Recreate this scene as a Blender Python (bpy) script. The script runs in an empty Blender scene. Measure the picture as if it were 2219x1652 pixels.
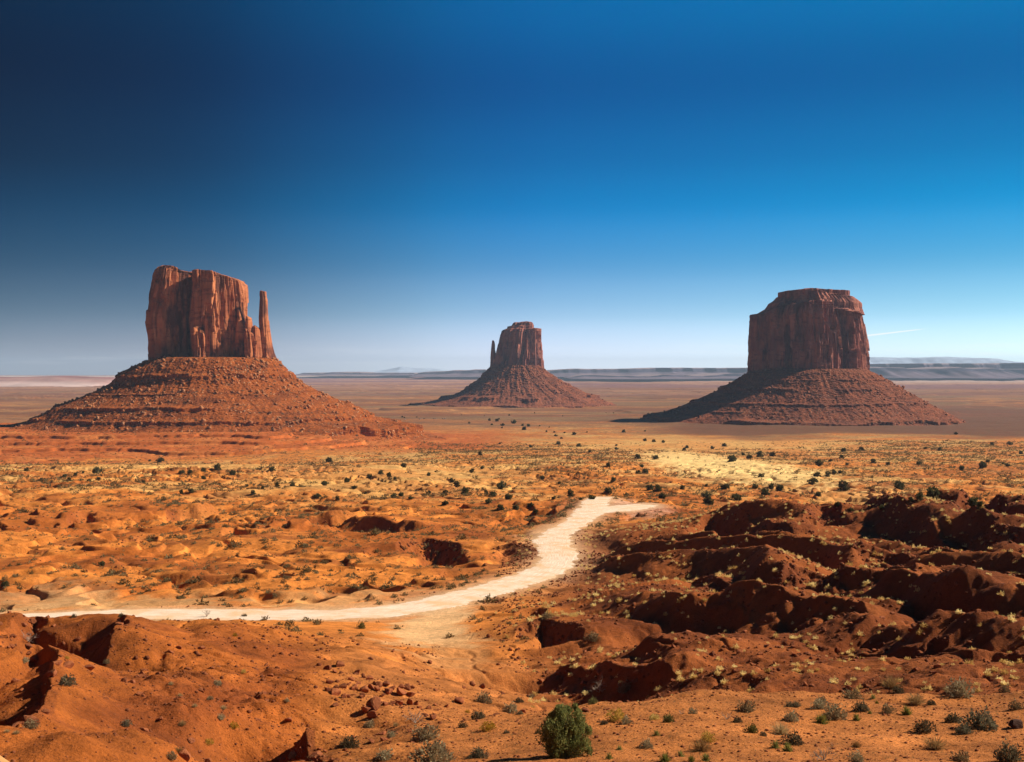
import bpy, bmesh, math, random, time
import numpy as np
from mathutils import Vector
T0 = time.time()
R = math.radians
sc = bpy.context.scene
COL = sc.collection

# ------------------------------------------------------------------ camera, sky, sun, exposure
FP, U0, V0, VH = 2600.0, 1109.5, 826.0, 800.0      # focal length, centre and horizon in photo units (2219 x 1652)
ZC = 130.0                                          # eye height above the lowest valley floor
SUN_AZ, SUN_EL = 77.0, 35.5                         # to the right of the view, degrees
cd = bpy.data.cameras.new("camera"); cam = bpy.data.objects.new("camera", cd); COL.objects.link(cam)
cd.sensor_width = 36.0; cd.lens = 36.0 * FP / 2219.0
cd.clip_start = 0.5; cd.clip_end = 400000
PITCH = math.atan((V0 - VH) / FP)
cam.location = (0, 0, ZC); cam.rotation_euler = (R(90) - PITCH, 0, 0)
sc.camera = cam
sc.view_settings.view_transform = 'Standard'; sc.view_settings.look = 'None'
sc.view_settings.exposure = 0.5; sc.view_settings.gamma = 1.0
sc.cycles.use_denoising = True
sc.cycles.max_bounces = 6; sc.cycles.diffuse_bounces = 3; sc.cycles.volume_bounces = 0
sc.cycles.transparent_max_bounces = 12

def nodes(tree):
    tree.nodes.clear()
    def N(t, _in=None, **kw):
        n = tree.nodes.new(t)
        for k, v in kw.items(): setattr(n, k, v)
        for k, v in (_in or {}).items():
            s = n.inputs[k]
            if isinstance(v, bpy.types.NodeSocket): tree.links.new(v, s)
            else: s.default_value = v
        return n
    return N
def ramp(n, stops):
    e = n.color_ramp.elements
    while len(e) > 1: e.remove(e[-1])
    for i, (p, c) in enumerate(stops):
        k = e[0] if i == 0 else e.new(p)
        k.position = p; k.color = (*c, 1) if len(c) == 3 else c

w = bpy.data.worlds.new("World"); sc.world = w; w.use_nodes = True
N = nodes(w.node_tree)
sky = N('ShaderNodeTexSky', sky_type='NISHITA'); sky.sun_disc = False
sky.sun_elevation = R(SUN_EL); sky.sun_rotation = R(SUN_AZ); sky.altitude = 1600; sky.air_density = 1.0; sky.dust_density = 0.3; sky.ozone_density = 2.0
tc = N('ShaderNodeTexCoord')
sep = N('ShaderNodeSeparateXYZ', {0: tc.outputs['Generated']})
# a polarising filter: transmission depends on the height above the horizon and on the bearing from the sun
el = N('ShaderNodeMath', {0: sep.outputs['Z'], 1: 1.0}, operation='MULTIPLY')
filt = N('ShaderNodeValToRGB', {0: el.outputs[0]})
def lin(c): return tuple((x / 255 / 12.92) if x < 10.3 else ((x / 255 + .055) / 1.055) ** 2.4 for x in c)
SKY_ROWS = [(0, (0, 103, 170), (112, 143, 184)), (180, (0, 88, 154), (122, 154, 192)), (300, (0, 100, 168), (133, 165, 202)), (380, (0, 114, 182), (142, 174, 208)),
            (480, (32, 138, 204), (155, 187, 214)), (596, (102, 168, 219), (178, 206, 221)), (690, (170, 211, 243), (203, 222, 217)),
            (755, (232, 246, 268), (224, 227, 207)), (800, (258, 268, 288), (236, 230, 205))]
st = []
for v_, tgt, ni in reversed(SKY_ROWS):
    st.append(((VH - v_) / FP, tuple(a_ / b_ * .885 / 2.5 for a_, b_ in zip(lin(tgt), lin(ni)))))
st.append((.75, (.0, .08, .17)))  # not the filter: overhead sky darkened to weaken its fill in the shadows
ramp(filt, st); filt.color_ramp.interpolation = 'CARDINAL'
bear = N('ShaderNodeMath', {0: sep.outputs['X'], 1: 0.5}, operation='ADD')
side = N('ShaderNodeValToRGB', {0: bear.outputs[0]})
side.color_ramp.interpolation = 'CARDINAL'; ramp(side, [(0.0, (.08, .09, .10)), (.11, (.12, .125, .135)), (.28, (.31, .30, .31)), (.42, (.66, .66, .66)), (.53, (.86, .86, .86)), (.9, (.86, 1.0, .86))])
low = N('ShaderNodeMapRange', {0: sep.outputs['Z'], 1: 0.0, 2: 0.16, 3: 0.74, 4: 1.0})
sidew = N('ShaderNodeMix', {0: low.outputs[0], 6: (.86, .86, .86, 1), 7: side.outputs[0]}, data_type='RGBA')
mul0 = N('ShaderNodeMix', {0: 1.0, 6: sky.outputs[0], 7: filt.outputs[0]}, data_type='RGBA', blend_type='MULTIPLY')
mul1 = N('ShaderNodeMix', {0: 1.0, 6: mul0.outputs[2], 7: sidew.outputs[2]}, data_type='RGBA', blend_type='MULTIPLY')
mul = N('ShaderNodeMix', {0: 1.0, 6: mul1.outputs[2], 7: (2.5, 2.5, 2.5, 1)}, data_type='RGBA', blend_type='MULTIPLY')
# faint ice clouds low over the horizon and one aircraft trail
dirx = N('ShaderNodeMath', {0: sep.outputs['X'], 1: sep.outputs['Y']}, operation='DIVIDE').outputs[0]
dirz = N('ShaderNodeMath', {0: sep.outputs['Z'], 1: sep.outputs['Y']}, operation='DIVIDE').outputs[0]
cxy = N('ShaderNodeCombineXYZ', {0: dirx, 1: dirz})
wv = N('ShaderNodeTexNoise', {'Vector': N('ShaderNodeMapping', {'Vector': cxy.outputs[0], 'Scale': (9, 160, 1), 'Rotation': (0, 0, .01)}).outputs[0], 'Scale': 1.0, 'Detail': 6, 'Roughness': .6}).outputs[0]
def mr(x, a_, b_, c_, d_): return N('ShaderNodeMapRange', {0: x, 1: a_, 2: b_, 3: c_, 4: d_}).outputs[0]
def mm(a_, b_, op='MULTIPLY'): return N('ShaderNodeMath', {0: a_, 1: b_}, operation=op).outputs[0]
band = mm(mr(dirz, .001, .006, 0, 1), mr(dirz, .008, .024, 1, 0))
wisp = mm(mm(mr(wv, .5, .68, 0, .7), band), mr(dirx, .1, .34, .25, 1.0))
lx = mr(dirx, (1872 - U0) / FP, (2012 - U0) / FP, 0, 1)                         # along the trail
dl = mm(mm(dirz, mm(mm(lx, 16.5 / FP), (VH - 728.5) / FP, 'ADD'), 'SUBTRACT'), 1.0)
half = mm(mr(lx, 0, 1, 3.0 / FP, 1.2 / FP), 1.0)
core = mr(mm(N('ShaderNodeMath', {0: dl}, operation='ABSOLUTE').outputs[0], half, 'DIVIDE'), 0.1, 1.0, .75, 0)
trail = mm(mm(core, mr(lx, 0.001, .05, 0, 1)), mr(lx, .75, .999, 1, 0))
ahead = mr(sep.outputs['Y'], 0, .1, 0, 1)
cloud = mm(N('ShaderNodeMath', {0: wisp, 1: trail}, operation='MAXIMUM').outputs[0], ahead)
mul = N('ShaderNodeMix', {0: cloud, 6: mul.outputs[2], 7: (8.2, 8.0, 7.6, 1)}, data_type='RGBA')
bg = N('ShaderNodeBackground', {0: mul.outputs[2], 1: 0.1})
N('ShaderNodeOutputWorld', {0: bg.outputs[0]})

sd = bpy.data.lights.new("sun", 'SUN'); sd.energy = 5.0; sd.angle = R(0.5); sd.color = (1.0, 0.91, 0.78)
sun = bpy.data.objects.new("sun", sd); COL.objects.link(sun)
ce = math.cos(R(SUN_EL))
SUN_DIR = Vector((math.sin(R(SUN_AZ)) * ce, math.cos(R(SUN_AZ)) * ce, math.sin(R(SUN_EL))))
sun.rotation_euler = SUN_DIR.to_track_quat('Z', 'Y').to_euler(); sun.location = (60, 0, 200)

# ------------------------------------------------------------------ numeric helpers
rng = np.random.default_rng(7); random.seed(7)
F32 = np.float32
_P = np.random.default_rng(3).permutation(256).astype(np.int32); _P = np.concatenate([_P, _P, _P])
_G = np.stack([np.cos(np.arange(256) * 2.39996), np.sin(np.arange(256) * 2.39996)], 1).astype(F32)
_G3 = np.random.default_rng(5).normal(size=(256, 3)).astype(F32); _G3 /= np.linalg.norm(_G3, axis=1)[:, None]
def pn2(x, y):
    xi = np.floor(x); yi = np.floor(y); fx = (x - xi).astype(F32); fy = (y - yi).astype(F32)
    xi = xi.astype(np.int32) & 255; yi = yi.astype(np.int32) & 255
    u = fx * fx * fx * (fx * (fx * 6 - 15) + 10); v = fy * fy * fy * (fy * (fy * 6 - 15) + 10)
    def g(i, j, dx, dy):
        h = _P[_P[i] + j]; return _G[h, 0] * dx + _G[h, 1] * dy
    a = g(xi, yi, fx, fy); b = g(xi + 1, yi, fx - 1, fy); c = g(xi, yi + 1, fx, fy - 1); d = g(xi + 1, yi + 1, fx - 1, fy - 1)
    ab = a + u * (b - a); cd_ = c + u * (d - c)
    return (ab + v * (cd_ - ab)) * 1.4
def pn3(x, y, z):
    x, y, z = np.broadcast_arrays(x, y, z)
    xi = np.floor(x); yi = np.floor(y); zi = np.floor(z); fx = x - xi; fy = y - yi; fz = z - zi
    xi = xi.astype(np.int32) & 255; yi = yi.astype(np.int32) & 255; zi = zi.astype(np.int32) & 255
    s = lambda t: t * t * t * (t * (t * 6 - 15) + 10)
    u, v, w_ = s(fx), s(fy), s(fz); out = 0
    for i in (0, 1):
        for j in (0, 1):
            for k in (0, 1):
                g = _G3[_P[_P[_P[xi + i] + j] + zi + k]]
                d = g[..., 0] * (fx - i) + g[..., 1] * (fy - j) + g[..., 2] * (fz - k)
                out = out + d * (u if i else 1 - u) * (v if j else 1 - v) * (w_ if k else 1 - w_)
    return out * 1.5
def fbm(x, y, sc_, octv=3, seed=0.0, gain=.5):
    o = 0; a = 1.0; f = 1.0 / sc_
    for i in range(octv):
        o = o + a * pn2(x * f + seed + 17.3 * i, y * f - seed * 1.7 + 9.1 * i); a *= gain; f *= 2.03
    return o
def ss(a, b, x):
    t = np.clip((x - a) / (b - a), 0, 1); return t * t * (3 - 2 * t)

def ray(u, v):
    a = (u - U0) / FP; b = -(v - V0) / FP
    c, s = math.cos(PITCH), math.sin(PITCH)
    return (a, c + b * s, -s + b * c)                 # x, y (forward), z (up)
def uvslope(u, v):
    x, y, z = ray(u, v); return x / y, -z / y          # lateral tangent, fall per metre of depth
def project(x, y, z):
    z = z - ZC; c, s = math.cos(PITCH), math.sin(PITCH)
    f = y * c - z * s; up = y * s + z * c
    return U0 + FP * x / f, V0 - FP * up / f

# ------------------------------------------------------------------ tags and mesh helpers
def tag(o, label=None, cat=None, group=None, kind=None):
    if label: o['label'] = label
    if cat: o['category'] = cat
    if group: o['group'] = group
    if kind: o['kind'] = kind
    return o
def link(name, me, mat=None, parent=None):
    o = bpy.data.objects.new(name, me); COL.objects.link(o)
    if mat is not None and me is not None and not me.materials: me.materials.append(mat)
    if parent is not None: o.parent = parent
    return o
def empty(name, loc=(0, 0, 0), rz=0.0):
    o = bpy.data.objects.new(name, None); COL.objects.link(o); o.location = loc; o.rotation_euler = (0, 0, rz); o.empty_display_size = .2
    return o
def mesh_np(name, co, faces, smooth=True):
    """co (n,3); faces (m,k) all of one size"""
    me = bpy.data.meshes.new(name); co = np.asarray(co, F32); faces = np.asarray(faces, np.int32)
    k = faces.shape[1]
    me.vertices.add(len(co)); me.vertices.foreach_set('co', co.ravel())
    me.loops.add(faces.size); me.loops.foreach_set('vertex_index', faces.ravel())
    me.polygons.add(len(faces)); me.polygons.foreach_set('loop_start', np.arange(0, faces.size, k, dtype=np.int32))
    me.polygons.foreach_set('loop_total', np.full(len(faces), k, np.int32))
    if smooth: me.polygons.foreach_set('use_smooth', np.ones(len(faces), bool))
    me.update(calc_edges=True); return me
def grid_faces(nr, nc, wrap=False):
    i = np.arange(nr - 1)[:, None]; j = np.arange(nc if wrap else nc - 1)[None, :]
    j2 = (j + 1) % nc
    return np.stack(np.broadcast_arrays(i * nc + j, i * nc + j2, (i + 1) * nc + j2, (i + 1) * nc + j), -1).reshape(-1, 4)
def set_col(me, col, name='tint'):
    at = me.color_attributes.new(name, 'FLOAT_COLOR', 'POINT')
    at.data.foreach_set('color', np.concatenate([col, np.ones((len(col), 1))], 1).astype(F32).ravel())

# ------------------------------------------------------------------ materials
def material(name):
    m = bpy.data.materials.new(name); m.use_nodes = True
    return m, nodes(m.node_tree)
def finish(N, color, rough=.95, normal=None, spec=.12, **extra):
    ins = {'Base Color': color, 'Roughness': rough, 'Specular IOR Level': spec}
    if normal is not None: ins['Normal'] = normal
    ins.update(extra)
    b = N('ShaderNodeBsdfPrincipled', ins); N('ShaderNodeOutputMaterial', {0: b.outputs[0]}); return b
def noise(N, co, scale, detail=3, rough=.55, dist=0):
    return N('ShaderNodeTexNoise', {'Vector': co, 'Scale': scale, 'Detail': detail, 'Roughness': rough, 'Distortion': dist}).outputs[0]
def mapr(N, x, a, b, c, d):
    return N('ShaderNodeMapRange', {0: x, 1: a, 2: b, 3: c, 4: d}).outputs[0]
def mixc(N, f, a, b, bt='MIX'):
    return N('ShaderNodeMix', {0: f, 6: a, 7: b}, data_type='RGBA', blend_type=bt).outputs[2]
def stretch(N, co, sx, sy, sz):
    return N('ShaderNodeMapping', {'Vector': co, 'Scale': (sx, sy, sz)}).outputs[0]

def mat_ground():
    m, N = material('desert_soil')
    co = N('ShaderNodeTexCoord').outputs['Object']
    tint = N('ShaderNodeVertexColor', layer_name='tint').outputs[0]
    scrub = N('ShaderNodeVertexColor', layer_name='cover'); cov = N('ShaderNodeSeparateColor', {0: scrub.outputs[0]})
    a = noise(N, co, .09, 4); b = noise(N, co, .9, 5, .65); c = noise(N, co, 7.0, 4, .7)
    f = N('ShaderNodeMath', {0: mapr(N, a, .3, .7, .8, 1.15), 1: mapr(N, b, .3, .7, .78, 1.18)}, operation='MULTIPLY').outputs[0]
    f = N('ShaderNodeMath', {0: f, 1: mapr(N, c, .3, .7, .7, 1.25)}, operation='MULTIPLY').outputs[0]
    base = mixc(N, 1.0, tint, N('ShaderNodeCombineColor', {0: f, 1: f, 2: f}).outputs[0], 'MULTIPLY')
    # small stones and gravel lying in the soil
    vor = N('ShaderNodeTexVoronoi', {'Vector': co, 'Scale': 3.2, 'Randomness': 1.0})
    st = N('ShaderNodeMath', {0: mapr(N, vor.outputs['Distance'], .16, .24, 1, 0), 1: mapr(N, noise(N, co, .5, 2), .42, .58, 0, 1)}, operation='MULTIPLY').outputs[0]
    st = N('ShaderNodeMath', {0: st, 1: cov.outputs[1]}, operation='MULTIPLY').outputs[0]
    base = mixc(N, st, base, mixc(N, .5, base, (.16, .05, .022, 1)))
    # low dry scrub and litter that covers the far plain
    sn = noise(N, co, .16, 5, .75); sm = mapr(N, sn, .47, .56, 0, 1)
    sf = N('ShaderNodeMath', {0: sm, 1: cov.outputs[0]}, operation='MULTIPLY').outputs[0]
    base = mixc(N, sf, base, (.12, .085, .04, 1))
    s2 = noise(N, stretch(N, co, .3, 1, 1), .022, 6, .72)
    base = mixc(N, N('ShaderNodeMath', {0: mapr(N, s2, .46, .6, 0, .85), 1: cov.outputs[2]}, operation='MULTIPLY').outputs[0], base, (.17, .08, .04, 1))
    h = N('ShaderNodeMath', {0: noise(N, co, 1.1, 8, .68), 1: mapr(N, noise(N, co, 7, 4, .7), 0, 1, 0, .42)}, operation='ADD').outputs[0]
    h = N('ShaderNodeMath', {0: h, 1: N('ShaderNodeMath', {0: st, 1: .12}, operation='MULTIPLY').outputs[0]}, operation='ADD').outputs[0]
    bump = N('ShaderNodeBump', {'Strength': .9, 'Distance': .3, 'Height': h})
    finish(N, base, .97, bump.outputs[0], .08)
    return m
def mat_cliff(name, light, dark, stain, strata_z, sc_=1.0):
    m, N = material(name)
    co = N('ShaderNodeTexCoord').outputs['Object']
    st = stretch(N, co, 1, 1, .12)
    a = noise(N, st, .09 * sc_, 5, .6); b = noise(N, stretch(N, co, .25, .25, 1.0), .22 * sc_, 4, .6); c = noise(N, co, .03 * sc_, 3)
    big = noise(N, stretch(N, co, 1, 1, .35), .035 * sc_, 4, .65)
    base = mixc(N, mapr(N, c, .35, .65, 0, 1), dark, light)
    base = mixc(N, mapr(N, a, .46, .66, 0, .75), base, dark)
    base = mixc(N, mapr(N, big, .5, .6, 0, .85), base, stain)
    base = mixc(N, mapr(N, b, .54, .64, 0, .5), base, stain)
    h = N('ShaderNodeMath', {0: noise(N, stretch(N, co, 1, 1, .3), .11 * sc_, 6, .68), 1: mapr(N, b, 0, 1, 0, .35)}, operation='ADD').outputs[0]
    bump = N('ShaderNodeBump', {'Strength': .9, 'Distance': 2.2 / sc_, 'Height': h})
    finish(N, base, .95, bump.outputs[0], .1)
    return m
def mat_talus(name, c1, c2, c3, c4):
    m, N = material(name)
    co = N('ShaderNodeTexCoord').outputs['Object']
    a = noise(N, co, .02, 4, .6); b = noise(N, co, .12, 5, .7); c = noise(N, stretch(N, co, .12, .12, 1), .16, 3)
    base = mixc(N, mapr(N, b, .35, .65, 0, 1), c1, c2)
    base = mixc(N, mapr(N, c, .5, .62, 0, .6), base, c3)
    vor = N('ShaderNodeTexVoronoi', {'Vector': co, 'Scale': .17, 'Randomness': 1.0})
    rk = N('ShaderNodeMath', {0: mapr(N, vor.outputs['Distance'], .2, .3, 1, 0), 1: mapr(N, a, .45, .56, 0, 1)}, operation='MULTIPLY').outputs[0]
    base = mixc(N, rk, base, c4)
    vd = N('ShaderNodeTexVoronoi', {'Vector': N('ShaderNodeVectorMath', {0: co, 1: (37, 11, 5)}).outputs[0], 'Scale': .13, 'Randomness': 1.0})
    dk = N('ShaderNodeMath', {0: mapr(N, vd.outputs['Distance'], .2, .34, 1, 0), 1: mapr(N, noise(N, co, .03, 3), .4, .52, 0, 1)}, operation='MULTIPLY').outputs[0]
    base = mixc(N, mapr(N, dk, 0, 1, 0, .85), base, (.075, .045, .025, 1))
    h = N('ShaderNodeMath', {0: noise(N, co, .22, 6, .7), 1: N('ShaderNodeMath', {0: rk, 1: .35}, operation='MULTIPLY').outputs[0]}, operation='ADD').outputs[0]
    bump = N('ShaderNodeBump', {'Strength': 1.0, 'Distance': 3.5, 'Height': h})
    finish(N, base, .97, bump.outputs[0], .08)
    return m
def mat_rock(name, c1, c2, sc_=1.0):
    m, N = material(name)
    co = N('ShaderNodeTexCoord').outputs['Object']
    r = N('ShaderNodeObjectInfo').outputs['Random']
    a = noise(N, co, 1.6 * sc_, 5, .65)
    base = mixc(N, mapr(N, a, .35, .65, 0, 1), c1, c2)
    k = mapr(N, r, 0, 1, .7, 1.25)
    base = mixc(N, 1.0, base, N('ShaderNodeCombineColor', {0: k, 1: k, 2: k}).outputs[0], 'MULTIPLY')
    bump = N('ShaderNodeBump', {'Strength': .8, 'Distance': .12 / sc_, 'Height': noise(N, co, 4 * sc_, 6, .7)})
    finish(N, base, .95, bump.outputs[0], .12)
    return m
def mat_leaf(name, c1, c2, trans=.25):
    m, N = material(name)
    r = N('ShaderNodeObjectInfo').outputs['Random']
    g = N('ShaderNodeNewGeometry').outputs['Random Per Island']
    base = mixc(N, g, c1, c2)
    hsv = N('ShaderNodeHueSaturation', {'Hue': mapr(N, r, 0, 1, .485, .515), 'Saturation': mapr(N, r, 0, 1, 1.1, .85), 'Value': mapr(N, r, 0, 1, .75, 1.25), 'Color': base})
    d = N('ShaderNodeBsdfDiffuse', {0: hsv.outputs[0]}); t = N('ShaderNodeBsdfTranslucent', {0: hsv.outputs[0]})
    mx = N('ShaderNodeMixShader', {0: trans, 1: d.outputs[0], 2: t.outputs[0]}); N('ShaderNodeOutputMaterial', {0: mx.outputs[0]})
    return m
def mat_plain(name, c, rough=.5, spec=.4, metallic=0):
    m, N = material(name); finish(N, (*c, 1), rough, None, spec, Metallic=metallic); return m

M = {}
M['ground'] = mat_ground()
M['rock'] = mat_rock('red_sandstone', (.36, .115, .04, 1), (.2, .055, .022, 1))
M['rock_dark'] = mat_rock('dark_stone', (.07, .035, .025, 1), (.13, .06, .035, 1))
M['sage'] = mat_leaf('sage_leaves', (.25, .185, .09, 1), (.36, .27, .14, 1))
M['dark_sage'] = mat_leaf('dark_sage_leaves', (.10, .08, .042, 1), (.19, .145, .075, 1))
M['gold'] = mat_leaf('yellow_flower_heads', (.62, .42, .07, 1), (.45, .32, .08, 1))
M['tuft'] = mat_leaf('pale_yellow_grass', (.88, .62, .2, 1), (.7, .5, .18, 1), .45)
M['dry'] = mat_leaf('dry_grass', (.48, .31, .12, 1), (.34, .22, .09, 1))
M['yucca'] = mat_leaf('yucca_leaves', (.32, .30, .07, 1), (.2, .21, .05, 1))
M['green'] = mat_leaf('green_stems', (.13, .125, .035, 1), (.2, .17, .05, 1))
M['juniper'] = mat_leaf('juniper_sprays', (.14, .15, .035, 1), (.26, .235, .055, 1), .4)
M['juniper_far'] = mat_leaf('juniper_crowns', (.075, .072, .026, 1), (.13, .115, .042, 1), .3)
M['scrub'] = mat_leaf('brown_green_scrub', (.14, .10, .038, 1), (.27, .185, .075, 1), .35)
M['bark'] = mat_rock('bark', (.16, .10, .065, 1), (.09, .055, .035, 1), 3)
M['dead'] = mat_rock('dead_wood', (.42, .33, .25, 1), (.25, .18, .13, 1), 3)

# ------------------------------------------------------------------ ground: heights
COLS = [-700, 0, 300, 600, 950, 1225, 1500, 1800, 2200, 2900]
FAR = [(3500, 117.5), (5200, 120), (10700, 125), (20000, 122), (40000, 122), (44000, 122)]
MIDL = [(236, 41), (343, 46.5), (605, 59), (850, 72), (1080, 86), (1180, 95.5), (1260, 97), (1400, 91), (1560, 82), (1900, 84.5), (2150, 97), (2600, 116)]
MIDC = [(286, 43.5), (345, 46), (430, 50), (495, 54.5), (640, 64), (1100, 85), (1500, 99), (1913, 110), (2600, 115)]
TAB = {
 -700: [(3, 2.2), (20, 9), (45, 13.5), (70, 17), (90, 20), (118, 23), (140, 32), (184, 38)] + MIDL,
 0:    [(3, 2.2), (20, 9), (45, 14.3), (70, 18.2), (90, 21), (120, 25.2), (140, 33), (184, 38)] + MIDL,
 300:  [(3, 2.2), (20, 9), (45, 14.6), (70, 19.6), (90, 22), (118, 24.3), (140, 31), (184, 38)] + MIDL,
 600:  [(3, 2.2), (20, 9), (45, 14.6), (65, 19.2), (90, 23), (120, 27.5), (142, 30.6), (160, 34.5), (190, 38.5)] + MIDL,
 950:  [(3, 2.2), (20, 9), (45, 14.8), (58, 17.5), (85, 24.0), (123, 31.4), (140, 34), (163, 36.6), (200, 38.7), (236, 41.5)] + MIDC,
 1225: [(3, 2.2), (20, 9), (47, 15.2), (58, 17.1), (64, 18.3), (74, 23.5), (88, 27), (100, 27.8), (125, 31), (150, 33.7), (185, 36.6), (223, 39.6), (255, 41)] + MIDC,
 1500: [(3, 2.2), (20, 9), (46, 15.1), (66, 17.9), (75, 23), (95, 25.4), (120, 28.0), (160, 31), (225, 34.9), (270, 37.3), (290, 38), (330, 43.5), (400, 47.5), (495, 56), (640, 65), (1100, 85.5), (1500, 100), (1913, 108), (2350, 112), (2700, 113)],
 1800: [(3, 2.2), (20, 9), (46, 15.1), (68, 18.1), (77, 23), (95, 24.6), (140, 28.5), (175, 30.3), (205, 31.6), (265, 33.6), (300, 34.8), (345, 44), (400, 51), (520, 59.5), (700, 69), (1100, 85.5), (1600, 100), (2100, 109), (2450, 112), (2700, 113)],
 2200: [(3, 2.2), (20, 9), (46, 14.9), (70, 18.1), (79, 22.4), (105, 24.2), (140, 27), (190, 29.2), (250, 30.3), (275, 33), (330, 45), (400, 51), (520, 59), (700, 69), (1100, 86), (1600, 101), (2100, 109), (2450, 113), (2700, 114)],
 2900: [(3, 2.2), (20, 9), (46, 14.5), (70, 18.0), (79, 21), (105, 22.5), (140, 24), (190, 26), (250, 28), (300, 33), (350, 45), (400, 51), (520, 59), (700, 69), (1100, 86), (1600, 101), (2100, 109), (2450, 113), (2700, 114)],
}
NLY = 700
LY = np.linspace(math.log(3.0), math.log(24000.0), NLY)
def smooth1(a, n, axis):
    k = np.hanning(n + 2)[1:-1]; k /= k.sum(); p = n // 2
    a = np.pad(a, [(p, p) if i == axis else (0, 0) for i in range(a.ndim)], mode='edge')
    return np.apply_along_axis(lambda r: np.convolve(r, k, 'valid'), axis, a)
rows_ = []
for u_ in COLS:
    pts = sorted(TAB[u_] + FAR); ys = np.log([p[0] for p in pts]); ds = np.log([p[1] for p in pts])
    rows_.append(np.interp(LY, ys, ds))
UF = np.linspace(COLS[0], COLS[-1], 361)
base_tab = np.empty((361, NLY))
for k_ in range(NLY):
    base_tab[:, k_] = np.interp(UF, COLS, [r[k_] for r in rows_])
base_tab = smooth1(smooth1(base_tab, 31, 0), 9, 1)
base_tab = np.exp(base_tab)
def base_drop(T, Y):
    u = T * FP + U0
    a = np.clip((u - UF[0]) / (UF[1] - UF[0]), 0, 359.999); b = np.clip((np.log(Y) - LY[0]) / (LY[1] - LY[0]), 0, NLY - 1.001)
    i = a.astype(int); j = b.astype(int); fa = a - i; fb = b - j
    return (base_tab[i, j] * (1 - fa) + base_tab[i + 1, j] * fa) * (1 - fb) + (base_tab[i, j + 1] * (1 - fa) + base_tab[i + 1, j + 1] * fa) * fb
YS = np.exp(np.linspace(math.log(4), math.log(23900), 6000))
def hit_base(u, v):
    T, m_ = uvslope(u, v)
    ok = np.nonzero(m_ * YS >= base_drop(np.full_like(YS, T), YS))[0]
    Y = YS[ok[0]] if len(ok) else 23900.0
    return T * Y, Y

# road centre line: photo position and fall below the eye
ROAD = [(-160, 1346, 38.0, 2.0), (0, 1339, 38, 2.4), (150, 1335, 38, 3.2), (330, 1331, 38.2, 4.0), (500, 1332, 38.3, 4.0), (700, 1332, 38.4, 4.0), (850, 1324, 38.5, 4.2), (950, 1305, 38.7, 4.4),
        (1050, 1281, 39.1, 4.4), (1120, 1261, 39.7, 4.2), (1172, 1243, 40.2, 4.2), (1203, 1223, 40.8, 4.2), (1210, 1202, 41.5, 4.3), (1203, 1184, 42.1, 4.4), (1198, 1169, 42.7, 4.4),
        (1214, 1153, 43.5, 4.0), (1241, 1137, 44.3, 4.0), (1265, 1121, 45.2, 4.4), (1281, 1104, 46.3, 4.6), (1291, 1088, 47.6, 4.8), (1297, 1081, 50.5, 4.5), (1306, 1078, 54, 4.5)]
BRANCH = [(1262, 1121, 45.2, 3), (1290, 1110, 46.0, 6), (1325, 1105, 46.3, 8), (1360, 1100, 46.8, 8), (1405, 1094, 47.3, 5)]
def road_pts(tab, step=.7):
    P = []
    for u, v, d, hw in tab:
        T, m_ = uvslope(u, v); Y = d / m_; P.append((T * Y, Y, ZC - d, hw))
    P = np.array(P); t = np.arange(len(P)); tt = np.linspace(0, len(P) - 1, 40 * len(P))
    def cr(col):                                   # Catmull-Rom through the points
        p = np.concatenate([[2 * col[0] - col[1]], col, [2 * col[-1] - col[-2]]]); i = np.minimum(tt.astype(int), len(col) - 2); f = tt - i
        a, b, c, d = p[i], p[i + 1], p[i + 2], p[i + 3]
        return .5 * (2 * b + (c - a) * f + (2 * a - 5 * b + 4 * c - d) * f ** 2 + (3 * b - a - 3 * c + d) * f ** 3)
    Q = np.stack([cr(P[:, k]) for k in range(4)], 1)
    s = np.concatenate([[0], np.cumsum(np.hypot(np.diff(Q[:, 0]), np.diff(Q[:, 1])))])
    sn = np.arange(0, s[-1], step)
    return np.stack([np.interp(sn, s, Q[:, k]) for k in range(4)], 1)
RD = road_pts(ROAD); BR = road_pts(BRANCH)

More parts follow.
